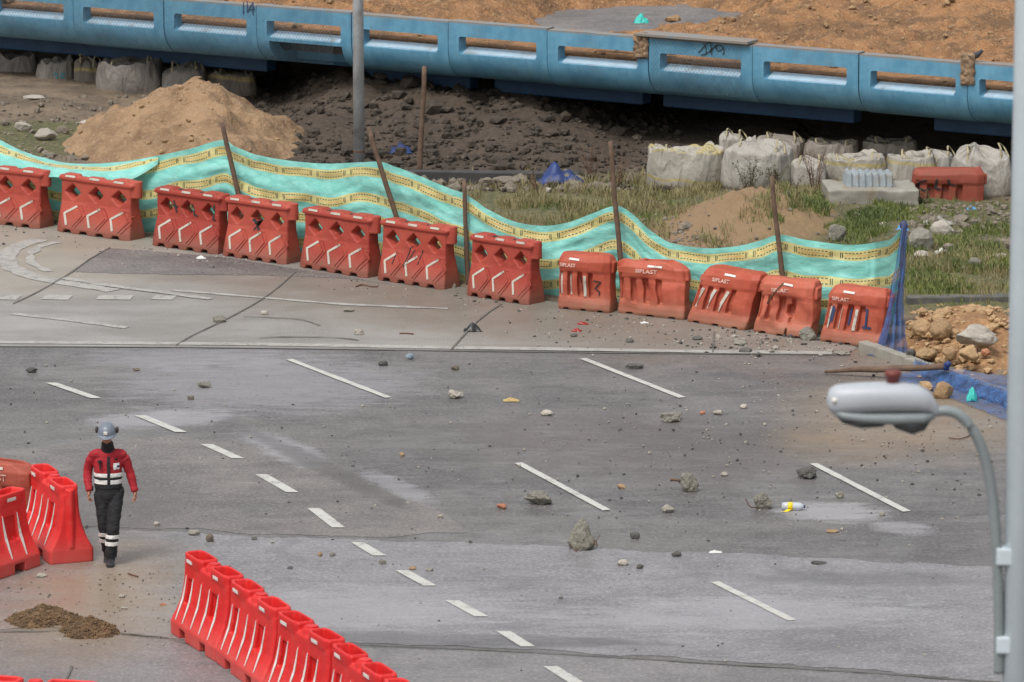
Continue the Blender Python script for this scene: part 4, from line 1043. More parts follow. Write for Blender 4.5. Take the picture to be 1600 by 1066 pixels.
# weeds
def weed(label, u, v, hpx, wpx, seed, nst=6, bare=False, group='weeds growing before the bulk bags'):
    p = onT(u, v); s = F/p.y; h = hpx/s; w_ = wpx/s; r = random.Random(seed)
    root = empty('weed_plant', p); meta(root, label, 'plant', group)
    bs = bmesh.new(); LV = []; LF = []
    for k in range(nst):
        a = r.uniform(0, 6.28); tx = r.uniform(-.5, .5)*w_; ty = math.sin(a)*w_*.3; hh = h*r.uniform(.6, 1)
        P = catmull([(tx*.15, ty*.1, -.03), (tx*.45+r.uniform(-.03, .03), ty*.5, hh*.45), (tx+r.uniform(-.03, .03), ty, hh)], 5)
        tube(bs, P, [lerp(.008, .003, i/(len(P)-1)) for i in range(len(P))], 4)
        for i in range(2, len(P)):
            for _ in range(3 if bare else 9):
                q = P[i]+Vector((r.uniform(-.05, .05), r.uniform(-.05, .05), r.uniform(-.03, .03))); l = r.uniform(.02, .055); d = Vector((r.uniform(-1, 1), r.uniform(-1, 1), r.uniform(-.3, .8))).normalized()*l; n = d.cross(Vector((r.uniform(-1, 1), .3, 1))).normalized()*l*.28
                b = len(LV); LV += [q, q+d*.5+n, q+d, q+d*.5-n]; LF.append((b, b+1, b+2, b+3))
    link('stems', bm_mesh(bs), MT['stem'], root); link('leaves', mesh(LV, LF, False), MT['stem' if bare else 'weed'], root)
weed('tall reddish weed with bare twigs standing before the bulk bags', 1272, 300, 78, 44, 1, 12, True)
weed('leafy thin weed standing before the tallest white bulk bag', 1170, 305, 60, 44, 2, 9)
weed('spindly weed at the foot of the yellow banded bag pair', 1210, 300, 45, 40, 3, 8)
weed('low weed beside the stake of the crushed barrier', 1235, 312, 34, 40, 4, 7)
weed('thin dry weed standing in the dark gap left of the first bulk bag', 925, 282, 62, 50, 5, 9, True, None)
weed('second thin dry weed in front of the blue rag', 965, 292, 60, 44, 6, 8, True, None)
weed('low dry weed behind the sag of the teal sheeting', 842, 300, 30, 40, 7, 6, True, None)
weed('leafy weed at the corner of the pale concrete block', 1440, 318, 26, 26, 8, 6)

# low kerb wall before the rubble, kerbs at right
def kerb(name, label, a, b, hgt, dep, mat, z0=0, seg=1, gap=0.0, cat='kerb', group=None, tilt=None):
    A = G(*a, z0); B = G(*b, z0)
    d = B-A; Ln = d.length/seg; out = []
    for k in range(seg):
        bm = bmesh.new(); box(bm, gap, Ln-gap, 0, dep, -.15, hgt); me = bevel(bm_mesh(bm), .015, 2)
        r_ = Mat
        me = evaluate(me, [('SUBSURF', dict(subdivision_type='SIMPLE', levels=3, render_levels=3))])
        for v in me.vertices:
            n = noise.noise_vector(v.co*4+Vector((k*9, a[0], 0)))*.012; v.co += n
        o = link(name, me, MT[mat]); o.location = A+d*(k/seg); o.rotation_euler = (0, 0, math.atan2(d.y, d.x)+((random.Random(k).uniform(-.02, .02)) if seg > 1 else 0))
        if tilt: o.rotation_euler[1] = tilt[k]
        meta(o, label[k] if isinstance(label, list) else label, cat, group); out.append(o)
    return out
MT['dark_wall'] = simple('dark_grey_concrete', L(60, 58, 58), .9, .2, 3, .01)  # dark grey tone over the whole wall
kerb('low_wall', 'low dark concrete kerb wall before the rubble under the viaduct', (515, 284), (905, 288), .20, .25, 'dark_wall', .05)
MT['kerb_dark'] = simple('weathered_dark_kerb', L(86, 84, 80), .9, .25, 5, .01, False, (L(120, 114, 104), .5))
kerb('kerb_stone', 'long weathered grey kerb behind the stone pile at right', (1418, 482), (1640, 478), .17, .22, 'kerb_dark', 0)
kerb('kerb_stone', ['grey kerb stone at the foot of the blue net, next to the last barrier', 'grey kerb stone passing beneath the lying pole', 'pale kerb stone right of the tan boulder', 'kerb stone covered by blue net at the right edge'], (1340, 548), (1640, 655), .15, .17, 'kerb_pale', 0, 4, .012, group='kerb stones along the road edge at right')
# sand and stones behind that kerb
c = onT(1500, 545); heap('soil_heap', 'orange soil heap piled with boulders behind the blue net at right', 'heap', (c.x+.45, c.y+.9, -.02), 1.45, 2.6, .55, 'soil', 9, .04, .8, .25)
BR = [(1526, 536, 68, 34, 'rock_pale', 'large pale grey boulder lying on top of the orange soil pile', .62), (1470, 530, 38, 36, 'rock_tan', 'brown rounded boulder left of the pale grey boulder', .5), (1440, 524, 30, 30, 'rock_tan', 'brown boulder beside the blue net, leftmost of the stone pile', .42),
      (1514, 562, 34, 26, 'rock_tan', 'tan blocky boulder just below the pale grey boulder', .42), (1484, 560, 24, 22, 'rock_tan', 'small tan boulder between the blocky boulder and the flat slab', .35), (1449, 562, 36, 20, 'rock_tan', 'flat reddish tan slab just above the lying pole', .2), (1480, 571, 38, 14, 'rock_tan', 'low tan stone behind the blue knot on the lying pole', .1),
      (1541, 556, 16, 14, 'rock_red', 'small reddish stone under the pale grey boulder', .4), (1535, 500, 40, 22, 'rock_tan', 'brown boulder at the upper right of the soil pile', .62), (1472, 500, 32, 20, 'rock_tan', 'reddish brown stone at the back of the pile near the dark kerb', .5), (1424, 560, 16, 18, 'rock_dark', 'dark stone wedged behind the foot of the blue net', .2)]
for i, (u, v, w_, h_, m_, lab, zz) in enumerate(BR):
    p = G(u, v, zz*.6); s = F/p.y; wd = w_/s; me = rock_mesh(wd, wd*.8, max(.06, h_/s*.95), 300+i, 4, 11, .12, False)
    o = link('boulder', me, MT[m_]); o.location = (p.x, p.y+.1, zz*.6-.03); meta(o, lab, 'boulder')
put_rock('boulder', 'tan angular boulder on the road side of the pale kerb stone', 'boulder', 1474, 624, 30, 28, 'rock_tan', 71)
put_rock('boulder', 'smaller orange tan stone left of the angular boulder', 'boulder', 1447, 612, 22, 16, 'rock_tan', 72)
put_rock('boulder', 'pale boulder jammed between the two right orange barriers', 'boulder', 1263, 533, 26, 22, 'concrete_chunk', 73)
rs = random.Random(31); pts = []
for _ in range(420):
    p = G(rs.uniform(1420, 1600), rs.uniform(480, 590), 0); 
    hit_z = .55*max(0, 1-math.hypot((p.x-(c.x+.45))/1.45, (p.y-(c.y+.9))/2.6))**.8
    pts.append(((p.x, p.y, min(.45, hit_z)), min(.2, .02+rs.expovariate(1/.05))))
merged_rocks('soil_stones', pts, 'rock_tan', None, 12, 'stuff', 'small tan stones embedded in the orange soil at right', 'stones', 1)

# rocks lying on the road: label, u, v(base), w, h, material
RK = [('tall jagged grey concrete chunk with a bent wire, largest on the road', 908, 862, 50, 52, 'concrete_chunk', 'w'), ('wide low brownish grey concrete chunk left of the tall jagged chunk', 840, 791, 46, 23, 'concrete_chunk', 0),
      ('upright grey chunk with a brown stick at its left side', 1076, 770, 34, 33, 'concrete_chunk', 's'), ('flat grey chunk with a bluish left end, above the upright chunk', 1051, 661, 42, 18, 'concrete_chunk', 0),
      ('flat dark ragged chunk at the upper end of the right lane dash', 1261, 750, 34, 21, 'rock_dark', 0), ('grey chunk with curled wire lying beside the plastic bottle', 1192, 797, 32, 27, 'concrete_chunk', 'c'),
      ('pale blocky stone alone in the middle of the dark asphalt', 712, 624, 27, 15, 'rock_pale', 0), ('small pale grey stone below the upright chunk', 1044, 802, 20, 14, 'rock_pale', 0), ('small flat pale stone right of the tan leaves', 855, 650, 21, 10, 'rock_pale', 0),
      ('thin flat black stone touching the upper right lane dash', 992, 577, 31, 9, 'rock_dark', 0), ('small flat grey stone under the edge line, right of the long dash start', 598, 572, 16, 8, 'rock_dark', 0), ('small brownish stone below the black plastic bag', 711, 579, 13, 8, 'rock_mix', 0),
      ('small bluish painted chip just under the edge line', 641, 562, 13, 10, 'rock_blue', 0), ('greenish grey stone on the concrete lane beside the left joint', 342, 505, 22, 12, 'concrete_chunk', 0), ('small pale stone right of the left joint on the concrete lane', 413, 493, 11, 8, 'rock_pale', 0),
      ('small flat stone high on the concrete lane under the fifth barrier', 545, 488, 17, 7, 'concrete_chunk', 0), ('small pale stone near the edge line, left of the black bag', 560, 524, 15, 10, 'rock_pale', 0), ('dark stone at the far left of the dark asphalt', 49, 583, 18, 9, 'rock_dark', 0),
      ('grey green stone above the short dashes left of the long dash', 319, 607, 21, 11, 'concrete_chunk', 0), ('tiny dark stone just below the grey green one', 298, 625, 11, 7, 'rock_mix', 0), ('small flat dark stone left of the grey green one', 213, 580, 12, 5, 'rock_mix', 0),
      ('small pale stone on the ground right of the worker', 245, 823, 10, 8, 'rock_pale', 0), ('flat brownish stone right of the worker, left one of a pair', 303, 838, 19, 10, 'concrete_chunk', 0), ('upright brownish stone right of the worker, right one of a pair', 328, 848, 12, 15, 'rock_mix', 0),
      ('small grey stone under the lower short dash', 597, 882, 12, 8, 'concrete_chunk', 0), ('small yellow stone on the worn lane above the near barriers', 500, 870, 7, 7, 'rock_tan', 0), ('small grey stone right of the yellow one', 519, 870, 10, 7, 'concrete_chunk', 0),
      ('small pinkish pale stone left of the wide low chunk', 784, 796, 15, 9, 'rock_red', 0), ('tiny round pale stone far left of the wide low chunk', 688, 811, 10, 7, 'rock_pale', 0), ('small dark angular stone right of the tall jagged chunk', 992, 843, 15, 12, 'rock_dark', 0),
      ('small pale flat stone just inside the worn lane', 974, 885, 19, 11, 'rock_pale', 0), ('small dark stone right of the pale flat one', 1000, 890, 11, 8, 'rock_dark', 0), ('small dark pair stone near the worn lane edge', 1057, 871, 15, 10, 'rock_dark', 0),
      ('long flat dark stone on the worn lane near the right', 1280, 883, 26, 6, 'rock_dark', 0), ('grey stone right of the plastic bottle', 1312, 779, 14, 10, 'concrete_chunk', 0), ('small pale stone left of the flat dark ragged chunk', 1132, 745, 12, 8, 'rock_pale', 0),
      ('small brownish stone left of the stick at the upright chunk', 971, 764, 12, 8, 'rock_tan', 0), ('tiny orange stone in the middle of the dark asphalt', 628, 713, 9, 6, 'rock_tan', 0), ('small white stone in the sandy patch', 1162, 639, 12, 8, 'rock_pale', 0), ('small white flat stone left of the sandy patch', 1121, 649, 16, 8, 'rock_pale', 0),
      ('tiny rusty stone beside the flat grey chunk', 1098, 648, 9, 6, 'rock_red', 0), ('dark broken slab fragment at the end of the edge line', 1165, 552, 20, 9, 'rock_dark', 0), ('flat dark fragment below the rightmost orange barrier', 1317, 556, 26, 7, 'concrete_chunk', 0), ('flat brown fragment beneath the crushed barrier', 1158, 540, 22, 8, 'concrete_chunk', 0),
      ('dark fragment beneath the leaning slotted barrier', 1090, 532, 16, 7, 'rock_dark', 0), ('small dark stone below the first slotted barrier', 897, 527, 12, 6, 'rock_dark', 0), ('dark flake on the concrete lane below the torn barrier', 984, 536, 13, 7, 'rock_dark', 0), ('flat white stone under the left red barriers', 64, 903, 17, 7, 'rock_pale', 0),
      ('round white disc like stone above the dirt piles', 190, 935, 11, 6, 'rock_pale', 0), ('white flat stone just above the right dirt pile', 194, 953, 11, 5, 'rock_pale', 0), ('reddish brown stone near the upper end of the near barriers', 254, 947, 10, 4, 'rock_red', 0), ('small dark stone above the near barriers', 397, 844, 9, 5, 'rock_dark', 0),
      ('flat black stone on the worn lane above the third near barrier', 453, 890, 9, 5, 'rock_dark', 0), ('yellowish stone touching a short dash on the worn lane', 645, 891, 12, 5, 'rock_tan', 0), ('flat grey stone right of that yellowish stone', 671, 893, 12, 6, 'concrete_chunk', 0), ('dark stone in the open worn lane', 876, 937, 7, 5, 'rock_dark', 0),
      ('small dark stone left of the worn lane edge', 735, 849, 6, 5, 'rock_dark', 0), ('pale tan patch stone under the plastic bottle', 1301, 833, 19, 5, 'rock_tan', 0), ('small grey stone below the long dash on the far right', 1378, 807, 10, 7, 'concrete_chunk', 0)]
MT['rock_blue'] = rockm('painted_chip', L(96, 112, 124), L(122, 138, 150), L(150, 160, 168)); rkobs = {}
for i, (lab, u, v, w_, h_, m_, ex) in enumerate(RK):
    big = w_ > 25
    o = put_rock('road_rock', lab, 'rock', u, v, w_, h_, m_, 100+i, .75, flat=True, sub=4 if big else 2, planes=13 if big else 9, rough=.18, taper=.55 if ex == 'w' else (.2 if big else 0))
    if ex == 'w': wire(o, [(.17, -.05, .12), (.24, -.12, .08), (.23, -.16, .16), (.27, -.12, .22)], .005); wire(o, [(-.05, -.14, .05), (-.02, -.2, .01), (.03, -.16, .08)], .005)
    if ex == 'c': wire(o, [(-.10, -.08, .04), (-.20, -.14, .06), (-.25, -.12, .13), (-.26, -.1, .17)], .007)
    if ex == 's': wire(o, [(-.12, 0, .14), (-.2, 0, .15), (-.25, -.01, .14)], .022, 'stick', 'wood')
# rocks behind the fence
VR = [('pale triangular slab standing in the grass right of the last stake', 1308, 378, 30, 28, 'concrete_chunk'), ('large broken slab leaning at the right grass edge', 1474, 372, 36, 28, 'rock_pale'), ('large grey block behind the top of the blue net', 1440, 392, 38, 36, 'concrete_chunk'), ('small angular grey rock in the grass at the far right', 1524, 420, 20, 18, 'concrete_chunk'),
      ('round pale stone sunk in the grass below the grey block', 1441, 404, 24, 12, 'rock_pale'), ('flat pale slab at the far right grass edge', 1565, 405, 30, 10, 'rock_pale'), ('large pale round boulder at the far left behind the fence', 71, 220, 33, 20, 'rock_pale'), ('orange stone just left of the sand heap', 147, 219, 24, 16, 'rock_red'),
      ('white tilted slab left of the pale round boulder', 36, 206, 26, 16, 'rock_pale'), ('pale concrete block fragment between boulder and orange stone', 137, 205, 26, 14, 'rock_pale'), ('brownish stone behind the round boulder', 97, 209, 18, 12, 'rock_mix'), ('pale flat stone slab behind the white bags at left', 52, 158, 34, 9, 'rock_pale'),
      ('pale mound of rubble stone before the low dark kerb wall', 790, 297, 46, 20, 'rock_mix'), ('white blocky chip in the weeds behind the fence dip', 856, 302, 12, 8, 'rock_pale'), ('grey stone in the weeds right of the rough stake', 1016, 322, 14, 10, 'rock_dark'), ('pale stone in the grass before the concrete block', 1378, 352, 18, 10, 'rock_pale')]
for i, (lab, u, v, w_, h_, m_) in enumerate(VR): put_rock('stone', lab, 'stone', u, v, w_, h_, m_, 200+i, .7, terrain_=True, sub=3, planes=9, rough=.12)

# ------------------------------------------------------------------ bulk bags
def bag_mat(name, tone, bands, w=.035):
    m = Mat(name); o = m.obj(); P = m.sep(o); n = m.nz(3, 6, .65, o); n2 = m.nz(18, 4, .7, o)
    col = m.mix(n.step(.32, .68), tuple(c*.80 for c in tone), tone); col = m.mix(m.nz(1.6, 6, .7, o).step(.5, .75)*.4, col, L(132, 118, 98))
    z = P[2]+(n-.5)*.10+P[0]*.04+(m.nz(1.5, 1, .5, o)-.5)*.12
    for b in bands: col = m.mix((z-b).abs().lt(w)*(.45+n2*.6), col, L(160, 144, 88))
    col = m.mix((P[2].step(.28, 0)*(n*1.3)).clamp()*.7, col, L(104, 86, 68))
    m.bump(m.nz(2.6, 3, .5, o, sc=(1.8, 1.8, .7), dist=1.4)*2.0+m.nz(8, 3, .5, o, dist=.6)*.35, .035, .9); return m.set(col, .72)
MT['loop'] = simple('woven_strap', L(150, 140, 112), .8, .3, 12, .003, True)
MT['bag0'] = bag_mat('woven_bag', L(158, 153, 145), ()); MT['bag2'] = bag_mat('banded_woven_bag', L(160, 154, 143), (.22, .74), .028); MT['bag1'] = bag_mat('single_band_bag', L(156, 150, 140), (.46,), .028); MT['bagk'] = bag_mat('shaded_woven_bag', L(122, 116, 110), ()); MT['bagl'] = bag_mat('shaded_banded_bag', L(118, 110, 100), (.45,)); MT['bagd'] = bag_mat('shaded_back_row_bag', L(138, 130, 120), (.62,))  # bagk, bagl, bagd: darker copies with the viaduct's shade in their colour
def bag(label, u0, u1, vt, vb, mat, seed, top='tuft', ydep=None, group='white woven bulk bags stuffed under the viaduct', dy=0, z0=None):
    p = G((u0+u1)/2, vb, 0.0); p.y += dy; s = F/p.y; w_ = (u1-u0)/s; q = atY((u0+u1)/2, vt, p.y+.25); h = q.z; dep = min(w_, 1.15)*.9
    bm = bmesh.new(); rings = []; NS = 110; NR = 64; r = random.Random(seed)
    sd = seed*5.7; ph = r.uniform(0, 6)
    for i in range(NR+1):
        t = i/NR; tub = top != 'tuft'
        # side wall, then over the rim and in to the middle
        if t < .70:
            q = t/.70; k = .90+.10*min(1, q/.15)**.6+.055*math.sin(q*math.pi)-.04*q; z = h*q*(.93 if tub else .78)
        else:
            q = (t-.70)/.30
            if tub: k = .96*(1-.16*q-.82*q**2.2); z = h*(.93+.05*math.sin(min(1, q*2)*math.pi)-.07*q)
            else: k = .96*max(.05, 1-.35*q-.62*q**1.7); z = h*(.78+.22*q**.8)
        ring = []
        for j in range(NS):
            a_ = 2*math.pi*j/NS; ca, sa = math.cos(a_), math.sin(a_); ex = .72
            cx_ = math.copysign(abs(ca)**ex, ca); cy_ = math.copysign(abs(sa)**ex, sa)
            fold = .030*noise.noise(Vector((ca*1.6+sd, sa*1.6, t*1.3)))*2+.030*math.sin(a_*3+ph+t*2+3*noise.noise(Vector((ca, sa, sd))))*(.3+t)
            fold += .022*(.3-abs(noise.noise(Vector((ca*3.2+sd, sa*3.2+t*1.4, t*1.8)))))*2*(.4+t)+.010*noise.noise(Vector((ca*9+sd, sa*9, t*3)))*(.3+t)
            x = cx_*w_/2*k*(1+fold*1.6); y = cy_*dep/2*k*(1+fold*1.6)
            rim = .13*noise.noise(Vector((ca*2.1, sa*2.1, sd)))+.07*noise.noise(Vector((ca*5, sa*5, sd+3)))
            zz = z+h*rim*max(0, min(1, (t-.35)/.3))+h*.05*noise.noise(Vector((x*6, y*6, sd)))*max(0, t-.6)*3
            if tub: zz += h*.10*max(0, 1-abs(abs(ca)-abs(sa))/.5)*math.exp(-((t-.72)/.07)**2)
            else: x += .14*w_*math.sin(seed*1.7)*max(0, (t-.7)/.3)
            ring.append((x, y, zz))
        rings.append(ring)
    loft(bm, rings)
    if top in ('tuft', 'ears'):
        for k in range(0):
            x0 = r.uniform(-.25, .25)*w_; P = [(x0, 0, h*.88), (x0+.02, -.03, h+.02), (x0+r.uniform(-.1, .1), -.02, h+.13)]
            tube(bm, catmull(P, 4), [lerp(.13, .03, i/8)*(1+.3*math.sin(i*2)) for i in range(9)], 9)
    me = bm_mesh(bm, True); lm = None
    o = link('bulk_bag', me, MT[mat]); o.location = (p.x, p.y+dep/2, -.02 if z0 is None else z0); o.rotation_euler = (0, r.uniform(-.03, .03), r.uniform(-.12, .12))
    if top != 'none':
        for k in range(2):
            x0 = (-.28, .27)[k]*w_; bw = bmesh.new(); hh = h*r.uniform(.96, 1.04); P = catmull([(x0, -dep*.42, h*.72), (x0+.02, -dep*.33, hh-.02), (x0+r.uniform(.0, .06), -dep*.15, hh+r.uniform(.05, .10)), (x0+r.uniform(.1, .16), -dep*.1, hh-.01), (x0+.17, -dep*.3, h*.82)], 6)
            tube(bw, P, [(.020, .007)]*len(P), 6); link('lifting_loop', bm_mesh(bw, True), MT['loop'], o)
    meta(o, label, 'bag', group); return o
bag('white bulk bag with two yellow bands, leftmost of the right bag row', 1010, 1130, 231, 300, 'bag2', 1, 'ears')
b = bag('tallest white bulk bag standing right of the two banded one', 1131, 1238, 222, 302, 'bag0', 2, 'tuft')
bag('small white bag half hidden behind the reddish weed', 1236, 1292, 246, 300, 'bag0', 3, 'tuft')
bag('white bulk bag with one yellow band behind the pale concrete block', 1288, 1386, 244, 296, 'bag1', 4, 'ears')
bag('white bulk bag with yellow band left of the dull orange barrier', 1388, 1466, 242, 296, 'bag1', 5, 'ears')
bag('round topped white bag rising behind the dull orange barrier', 1438, 1495, 234, 290, 'bag0', 6, 'tuft', dy=.4)
bag('large plain bag at the far right beside the dull orange barrier', 1490, 1585, 230, 314, 'bag0', 7, 'tuft')
bag('second row bag just behind the single banded bag', 1262, 1345, 222, 270, 'bagd', 8, 'ears', dy=.9)
bag('second row bag behind the gap left of the orange barrier', 1358, 1442, 220, 268, 'bagd', 9, 'ears', dy=.9)
bag('small tied sack poking up between the two leftmost right hand bags', 1128, 1166, 204, 270, 'bag0', 10, 'tuft', dy=.9)
bag('dim bag behind the tallest white bag', 1185, 1262, 212, 270, 'bagd', 14, 'tuft', dy=1.1)
bag('dark shaded bag at the far left under the viaduct', -20, 52, 84, 138, 'bagk', 11, 'none', dy=.8)
b25 = bag('square bag with 25 painted in teal', 54, 111, 94, 147, 'bagk', 12, 'none', dy=.5)
bag('narrow bag with a yellow band right of the one marked 25', 111, 150, 88, 150, 'bagl', 13, 'tuft', dy=.6)
bag('wide plain bag in the middle of the left group', 146, 250, 96, 162, 'bagk', 15, 'ears', dy=.5)
bag('leaning bag right of the wide plain bag, behind the sand heap', 250, 318, 100, 166, 'bagk', 16, 'tuft', dy=.6)
bag('slumped dusty bag rightmost of the left group', 318, 396, 112, 166, 'bagl', 17, 'ears', dy=.8)
MT['teal_paint'] = simple('teal_spray_paint', L(40, 120, 126), .6, .1, 9, .0005)
text_on('painted_number', '25', .26, .08, .28, bvh_of(b25.data), MT['teal_paint'], b25)

# ------------------------------------------------------------------ concrete block with grey tray, litter, rags
p = onT(1362, 318)
bm = bmesh.new(); box(bm, -.80, .80, -.55, .55, -.1, .34); me = evaluate(bevel(bm_mesh(bm), .03, 3), [('SUBSURF', dict(subdivision_type='SIMPLE', levels=4, render_levels=4))])
for v in me.vertices:
    v.co += noise.noise_vector(v.co*3)*.04+noise.noise_vector(v.co*11)*.015
me.polygons.foreach_set('use_smooth', [True]*len(me.polygons))
blk = link('concrete_block', me, MT['kerb_pale']); blk.location = (p.x, p.y+.5, p.z-.10); blk.rotation_euler = (0, .02, .06); meta(blk, 'pale broken concrete block lying in the grass before the bulk bags', 'block')
bm = bmesh.new(); 
loft(bm, [[(-.45, -.3, 0), (.45, -.3, 0), (.45, .3, 0), (-.45, .3, 0)], [(-.40, -.25, .22), (.38, -.25, .22), (.38, .25, .22), (-.40, .25, .22)]])
for k in range(7): x = -.36+k*.12; loft(bm, [[(x-.03, -.34, 0), (x+.03, -.34, 0), (x+.03, .3, 0), (x-.03, .3, 0)], [(x-.02, -.275, .25), (x+.02, -.275, .25), (x+.02, .25, .25), (x-.02, .25, .25)]])
me = deform(vox(bm_mesh(bm), .015, 1, .5), 4, .02); MT['tray'] = simple('grey_tray_plastic', L(136, 144, 148), .55, .2, 6, .004, True, (L(120, 108, 90), .7))
o = link('ribbed_tray', me, MT['tray']); o.location = (p.x-.02, p.y+.5, p.z+.25); o.rotation_euler = (0, 0, .05); meta(o, 'grey ribbed upside down tray lying on the pale concrete block', 'tray')
MT['blue_rag'] = simple('blue_plastic_rag', L(34, 54, 104), .5, .3, 6, .01); MT['teal_rag'] = simple('teal_plastic_rag', L(54, 178, 168), .5, .2, 8, .01); MT['black_bag'] = simple('black_plastic', (.015, .015, .017), .35, .2, 8, .004); MT['white_litter'] = simple('white_litter', L(200, 200, 196), .5, .1, 8, .004); MT['red_litter'] = simple('red_plastic_shard', L(134, 30, 26), .5, .2, 8, .004); MT['grey_litter'] = simple('dusty_white_sheet', L(142, 140, 134), .7, .25, 8, .01); MT['leaf'] = simple('dry_leaf', L(176, 150, 100), .7, .3, 10, .004); MT['ltblue'] = simple('light_blue_litter', L(90, 150, 196), .5, .1, 8, .004)
def rag(name, label, cat, u, v, wpx, hpx, mat, seed, terrain_=True, dk=.8, z=None):
    p = (onT(u, v) if terrain_ else G(u, v)) if z is None else G(u, v, z); s = F/p.y; w_ = wpx/s; h = hpx/s
    n = 16; V = []; Fc = []
    for i in range(n+1):
        for j in range(n+1):
            a = i/n-.5; b = j/n-.5; e_ = 1+.35*noise.noise(Vector((math.atan2(b, a)*1.3, seed, 2)))
            k = noise.noise(Vector((a*4+seed, b*4, 0)))+.5*noise.noise(Vector((a*9, b*9+seed, 1)))
            r2 = math.hypot(a, b)*2
            zz = max(.006, h*(max(0, 1-r2*.9)*.9+.45*k*(1.2-r2*.7)))
            V.append((a*w_*e_*1.1, b*w_*dk*e_, zz))
    for i in range(n):
        for j in range(n): q = i*(n+1)+j; Fc.append((q, q+n+1, q+n+2, q+1))
    me = evaluate(mesh(V, Fc), [('SOLIDIFY', dict(thickness=.004, offset=1))]); o = link(name, me, MT[mat]); o.location = (p.x, p.y+w_*dk*.4, p.z); meta(o, label, cat); return o
rag('plastic_rag', 'blue plastic rag lying before the low dark kerb wall', 'rag', 872, 290, 70, 34, 'blue_rag', 1)
rag('plastic_rag', 'small blue rag in the rubble right of the metal pole', 'rag', 624, 240, 38, 16, 'blue_rag', 2)
rag('plastic_rag', 'small blue crumpled rag in the grass at right', 'rag', 1411, 361, 18, 14, 'ltblue', 3)
rag('plastic_litter', 'light blue scrap on the ground beside the dull orange barrier', 'litter', 1518, 328, 14, 6, 'ltblue', 4)
rag('plastic_litter', 'white crumpled litter in the grass right of the blue net', 'litter', 1470, 398, 18, 10, 'white_litter', 5)
rag('plastic_litter', 'small white litter low in the grass near the dark kerb', 'litter', 1494, 442, 11, 6, 'white_litter', 6)
rag('plastic_litter', 'teal plastic scrap on the soil above the viaduct rail', 'litter', 1002, 37, 20, 16, 'teal_rag', 7, z=1.9)
rag('plastic_litter', 'teal cloth scrap lying against the netted kerb at right', 'litter', 1519, 628, 16, 26, 'teal_rag', 8, False)
rag('plastic_bag', 'black plastic bag lying alone on the concrete lane', 'bag', 738, 519, 24, 14, 'black_bag', 9, False)
rag('plastic_shard', 'red plastic shard below the first slotted barrier, upper one', 'litter', 910, 508, 16, 5, 'red_litter', 10, False)
rag('plastic_shard', 'red plastic shard below the first slotted barrier, lower one', 'litter', 901, 519, 14, 6, 'red_litter', 11, False)
rag('dry_leaves', 'tan dry leaves on the asphalt right of the pale blocky stone', 'leaves', 799, 628, 22, 6, 'leaf', 12, False)
rag('paper_scrap', 'white scrap lying under the right end of the torn barrier', 'litter', 1007, 506, 12, 3, 'white_litter', 13, False)
rag('paper_scrap', 'flat white scrap on the concrete under the fourth barrier', 'litter', 314, 405, 14, 5, 'white_litter', 14, False)
rag('paper_scrap', 'white scrap on the worn lane edge right of the jagged chunk', 'litter', 1118, 865, 18, 4, 'white_litter', 15, False)
rag('plastic_sheet', 'crumpled grey white sheet at the far right on the verge', 'litter', 1465, 352, 44, 12, 'grey_litter', 16); rag('plastic_sheet', 'white sheet lying on the soil at the right end of the deck', 'litter', 1573, 80, 26, 10, 'white_litter', 17, z=1.9)
for lab, pts_, r_ in (('thin bent wire on the concrete lane below the fifth barrier', [(556, 448), (566, 445), (580, 448), (591, 448)], .012), ('thin straight stick on the concrete lane left of the black bag', [(624, 521), (635, 521), (646, 522)], .012), ('curved wire on the sandy asphalt under the street lamp', [(1482, 684), (1498, 686), (1512, 682), (1518, 678)], .008), ('thin twig on the ground above the dirt piles', [(200, 896), (208, 899), (216, 901)], .01)):
    bm = bmesh.new(); q = [G(u, v, .015) for u, v in pts_]; tube(bm, catmull(q, 4), r_, 5); o = link('wire', bm_mesh(bm), MT['rust']); meta(o, lab, 'wire')
# pipes on the deck seen through the slots
for k, (ua, ub, v0, v1, lab) in enumerate(((905, 1060, 79, 92, 'upper dark pipe lying on the deck behind the parapet slots'), (930, 1055, 87, 98, 'lower dark pipe lying on the deck behind the parapet slots'))):
    a = bl_at(ua, v0, .62+.25*(1-k)); b = bl_at(ub, v1, .62+.25*(1-k)); bm = bmesh.new(); A = BL(a[0], .62+.25*(1-k), 1.84); B = BL(b[0], .62+.25*(1-k), 1.84); tube(bm, [A, B], .035, 10); o = link('steel_pipe', bm_mesh(bm, True), MT['lamp_dark']); meta(o, lab, 'pipe')

# plastic bottle
bt = empty('plastic_bottle', G(1240, 797)); bt.rotation_euler = (0, 0, -.12); meta(bt, 'clear plastic bottle with torn yellow label lying beside a wired chunk', 'bottle')
bt.location.z = .05
def xl_tube(P, seg=20):
    bm = bmesh.new(); loft(bm, [[(x, r_*math.cos(2*math.pi*k/seg), r_*math.sin(2*math.pi*k/seg)) for k in range(seg)] for x, r_ in P]); return bm_mesh(bm, True)
m = Mat('clear_plastic'); m.set(L(206, 212, 220), .12, **{'Transmission Weight': .35, 'IOR': 1.3}); MT['clear'] = m.mat
MT['ylabel'] = simple('yellow_label', L(224, 196, 30), .5, .1, 30, .001)
link('bottle_body', xl_tube([(-.155, .03), (-.15, .048), (-.10, .053), (.06, .053), (.10, .045), (.128, .02), (.135, .016)]), MT['clear'], bt)
link('bottle_cap', xl_tube([(.132, .019), (.155, .019)]), MT['blue_rag'], bt)
link('label', xl_tube([(-.075, .0545), (-.01, .0545)]), MT['ylabel'], bt)
V = []; Fc = []
for i in range(9):
    for j in range(5):
        t = i/8; V.append((-.06-.10*t+.07*(j/4)*(1-t*.3), -.053-.10*t, -.045+.02*math.sin(t*6)*(1-t)+.004))
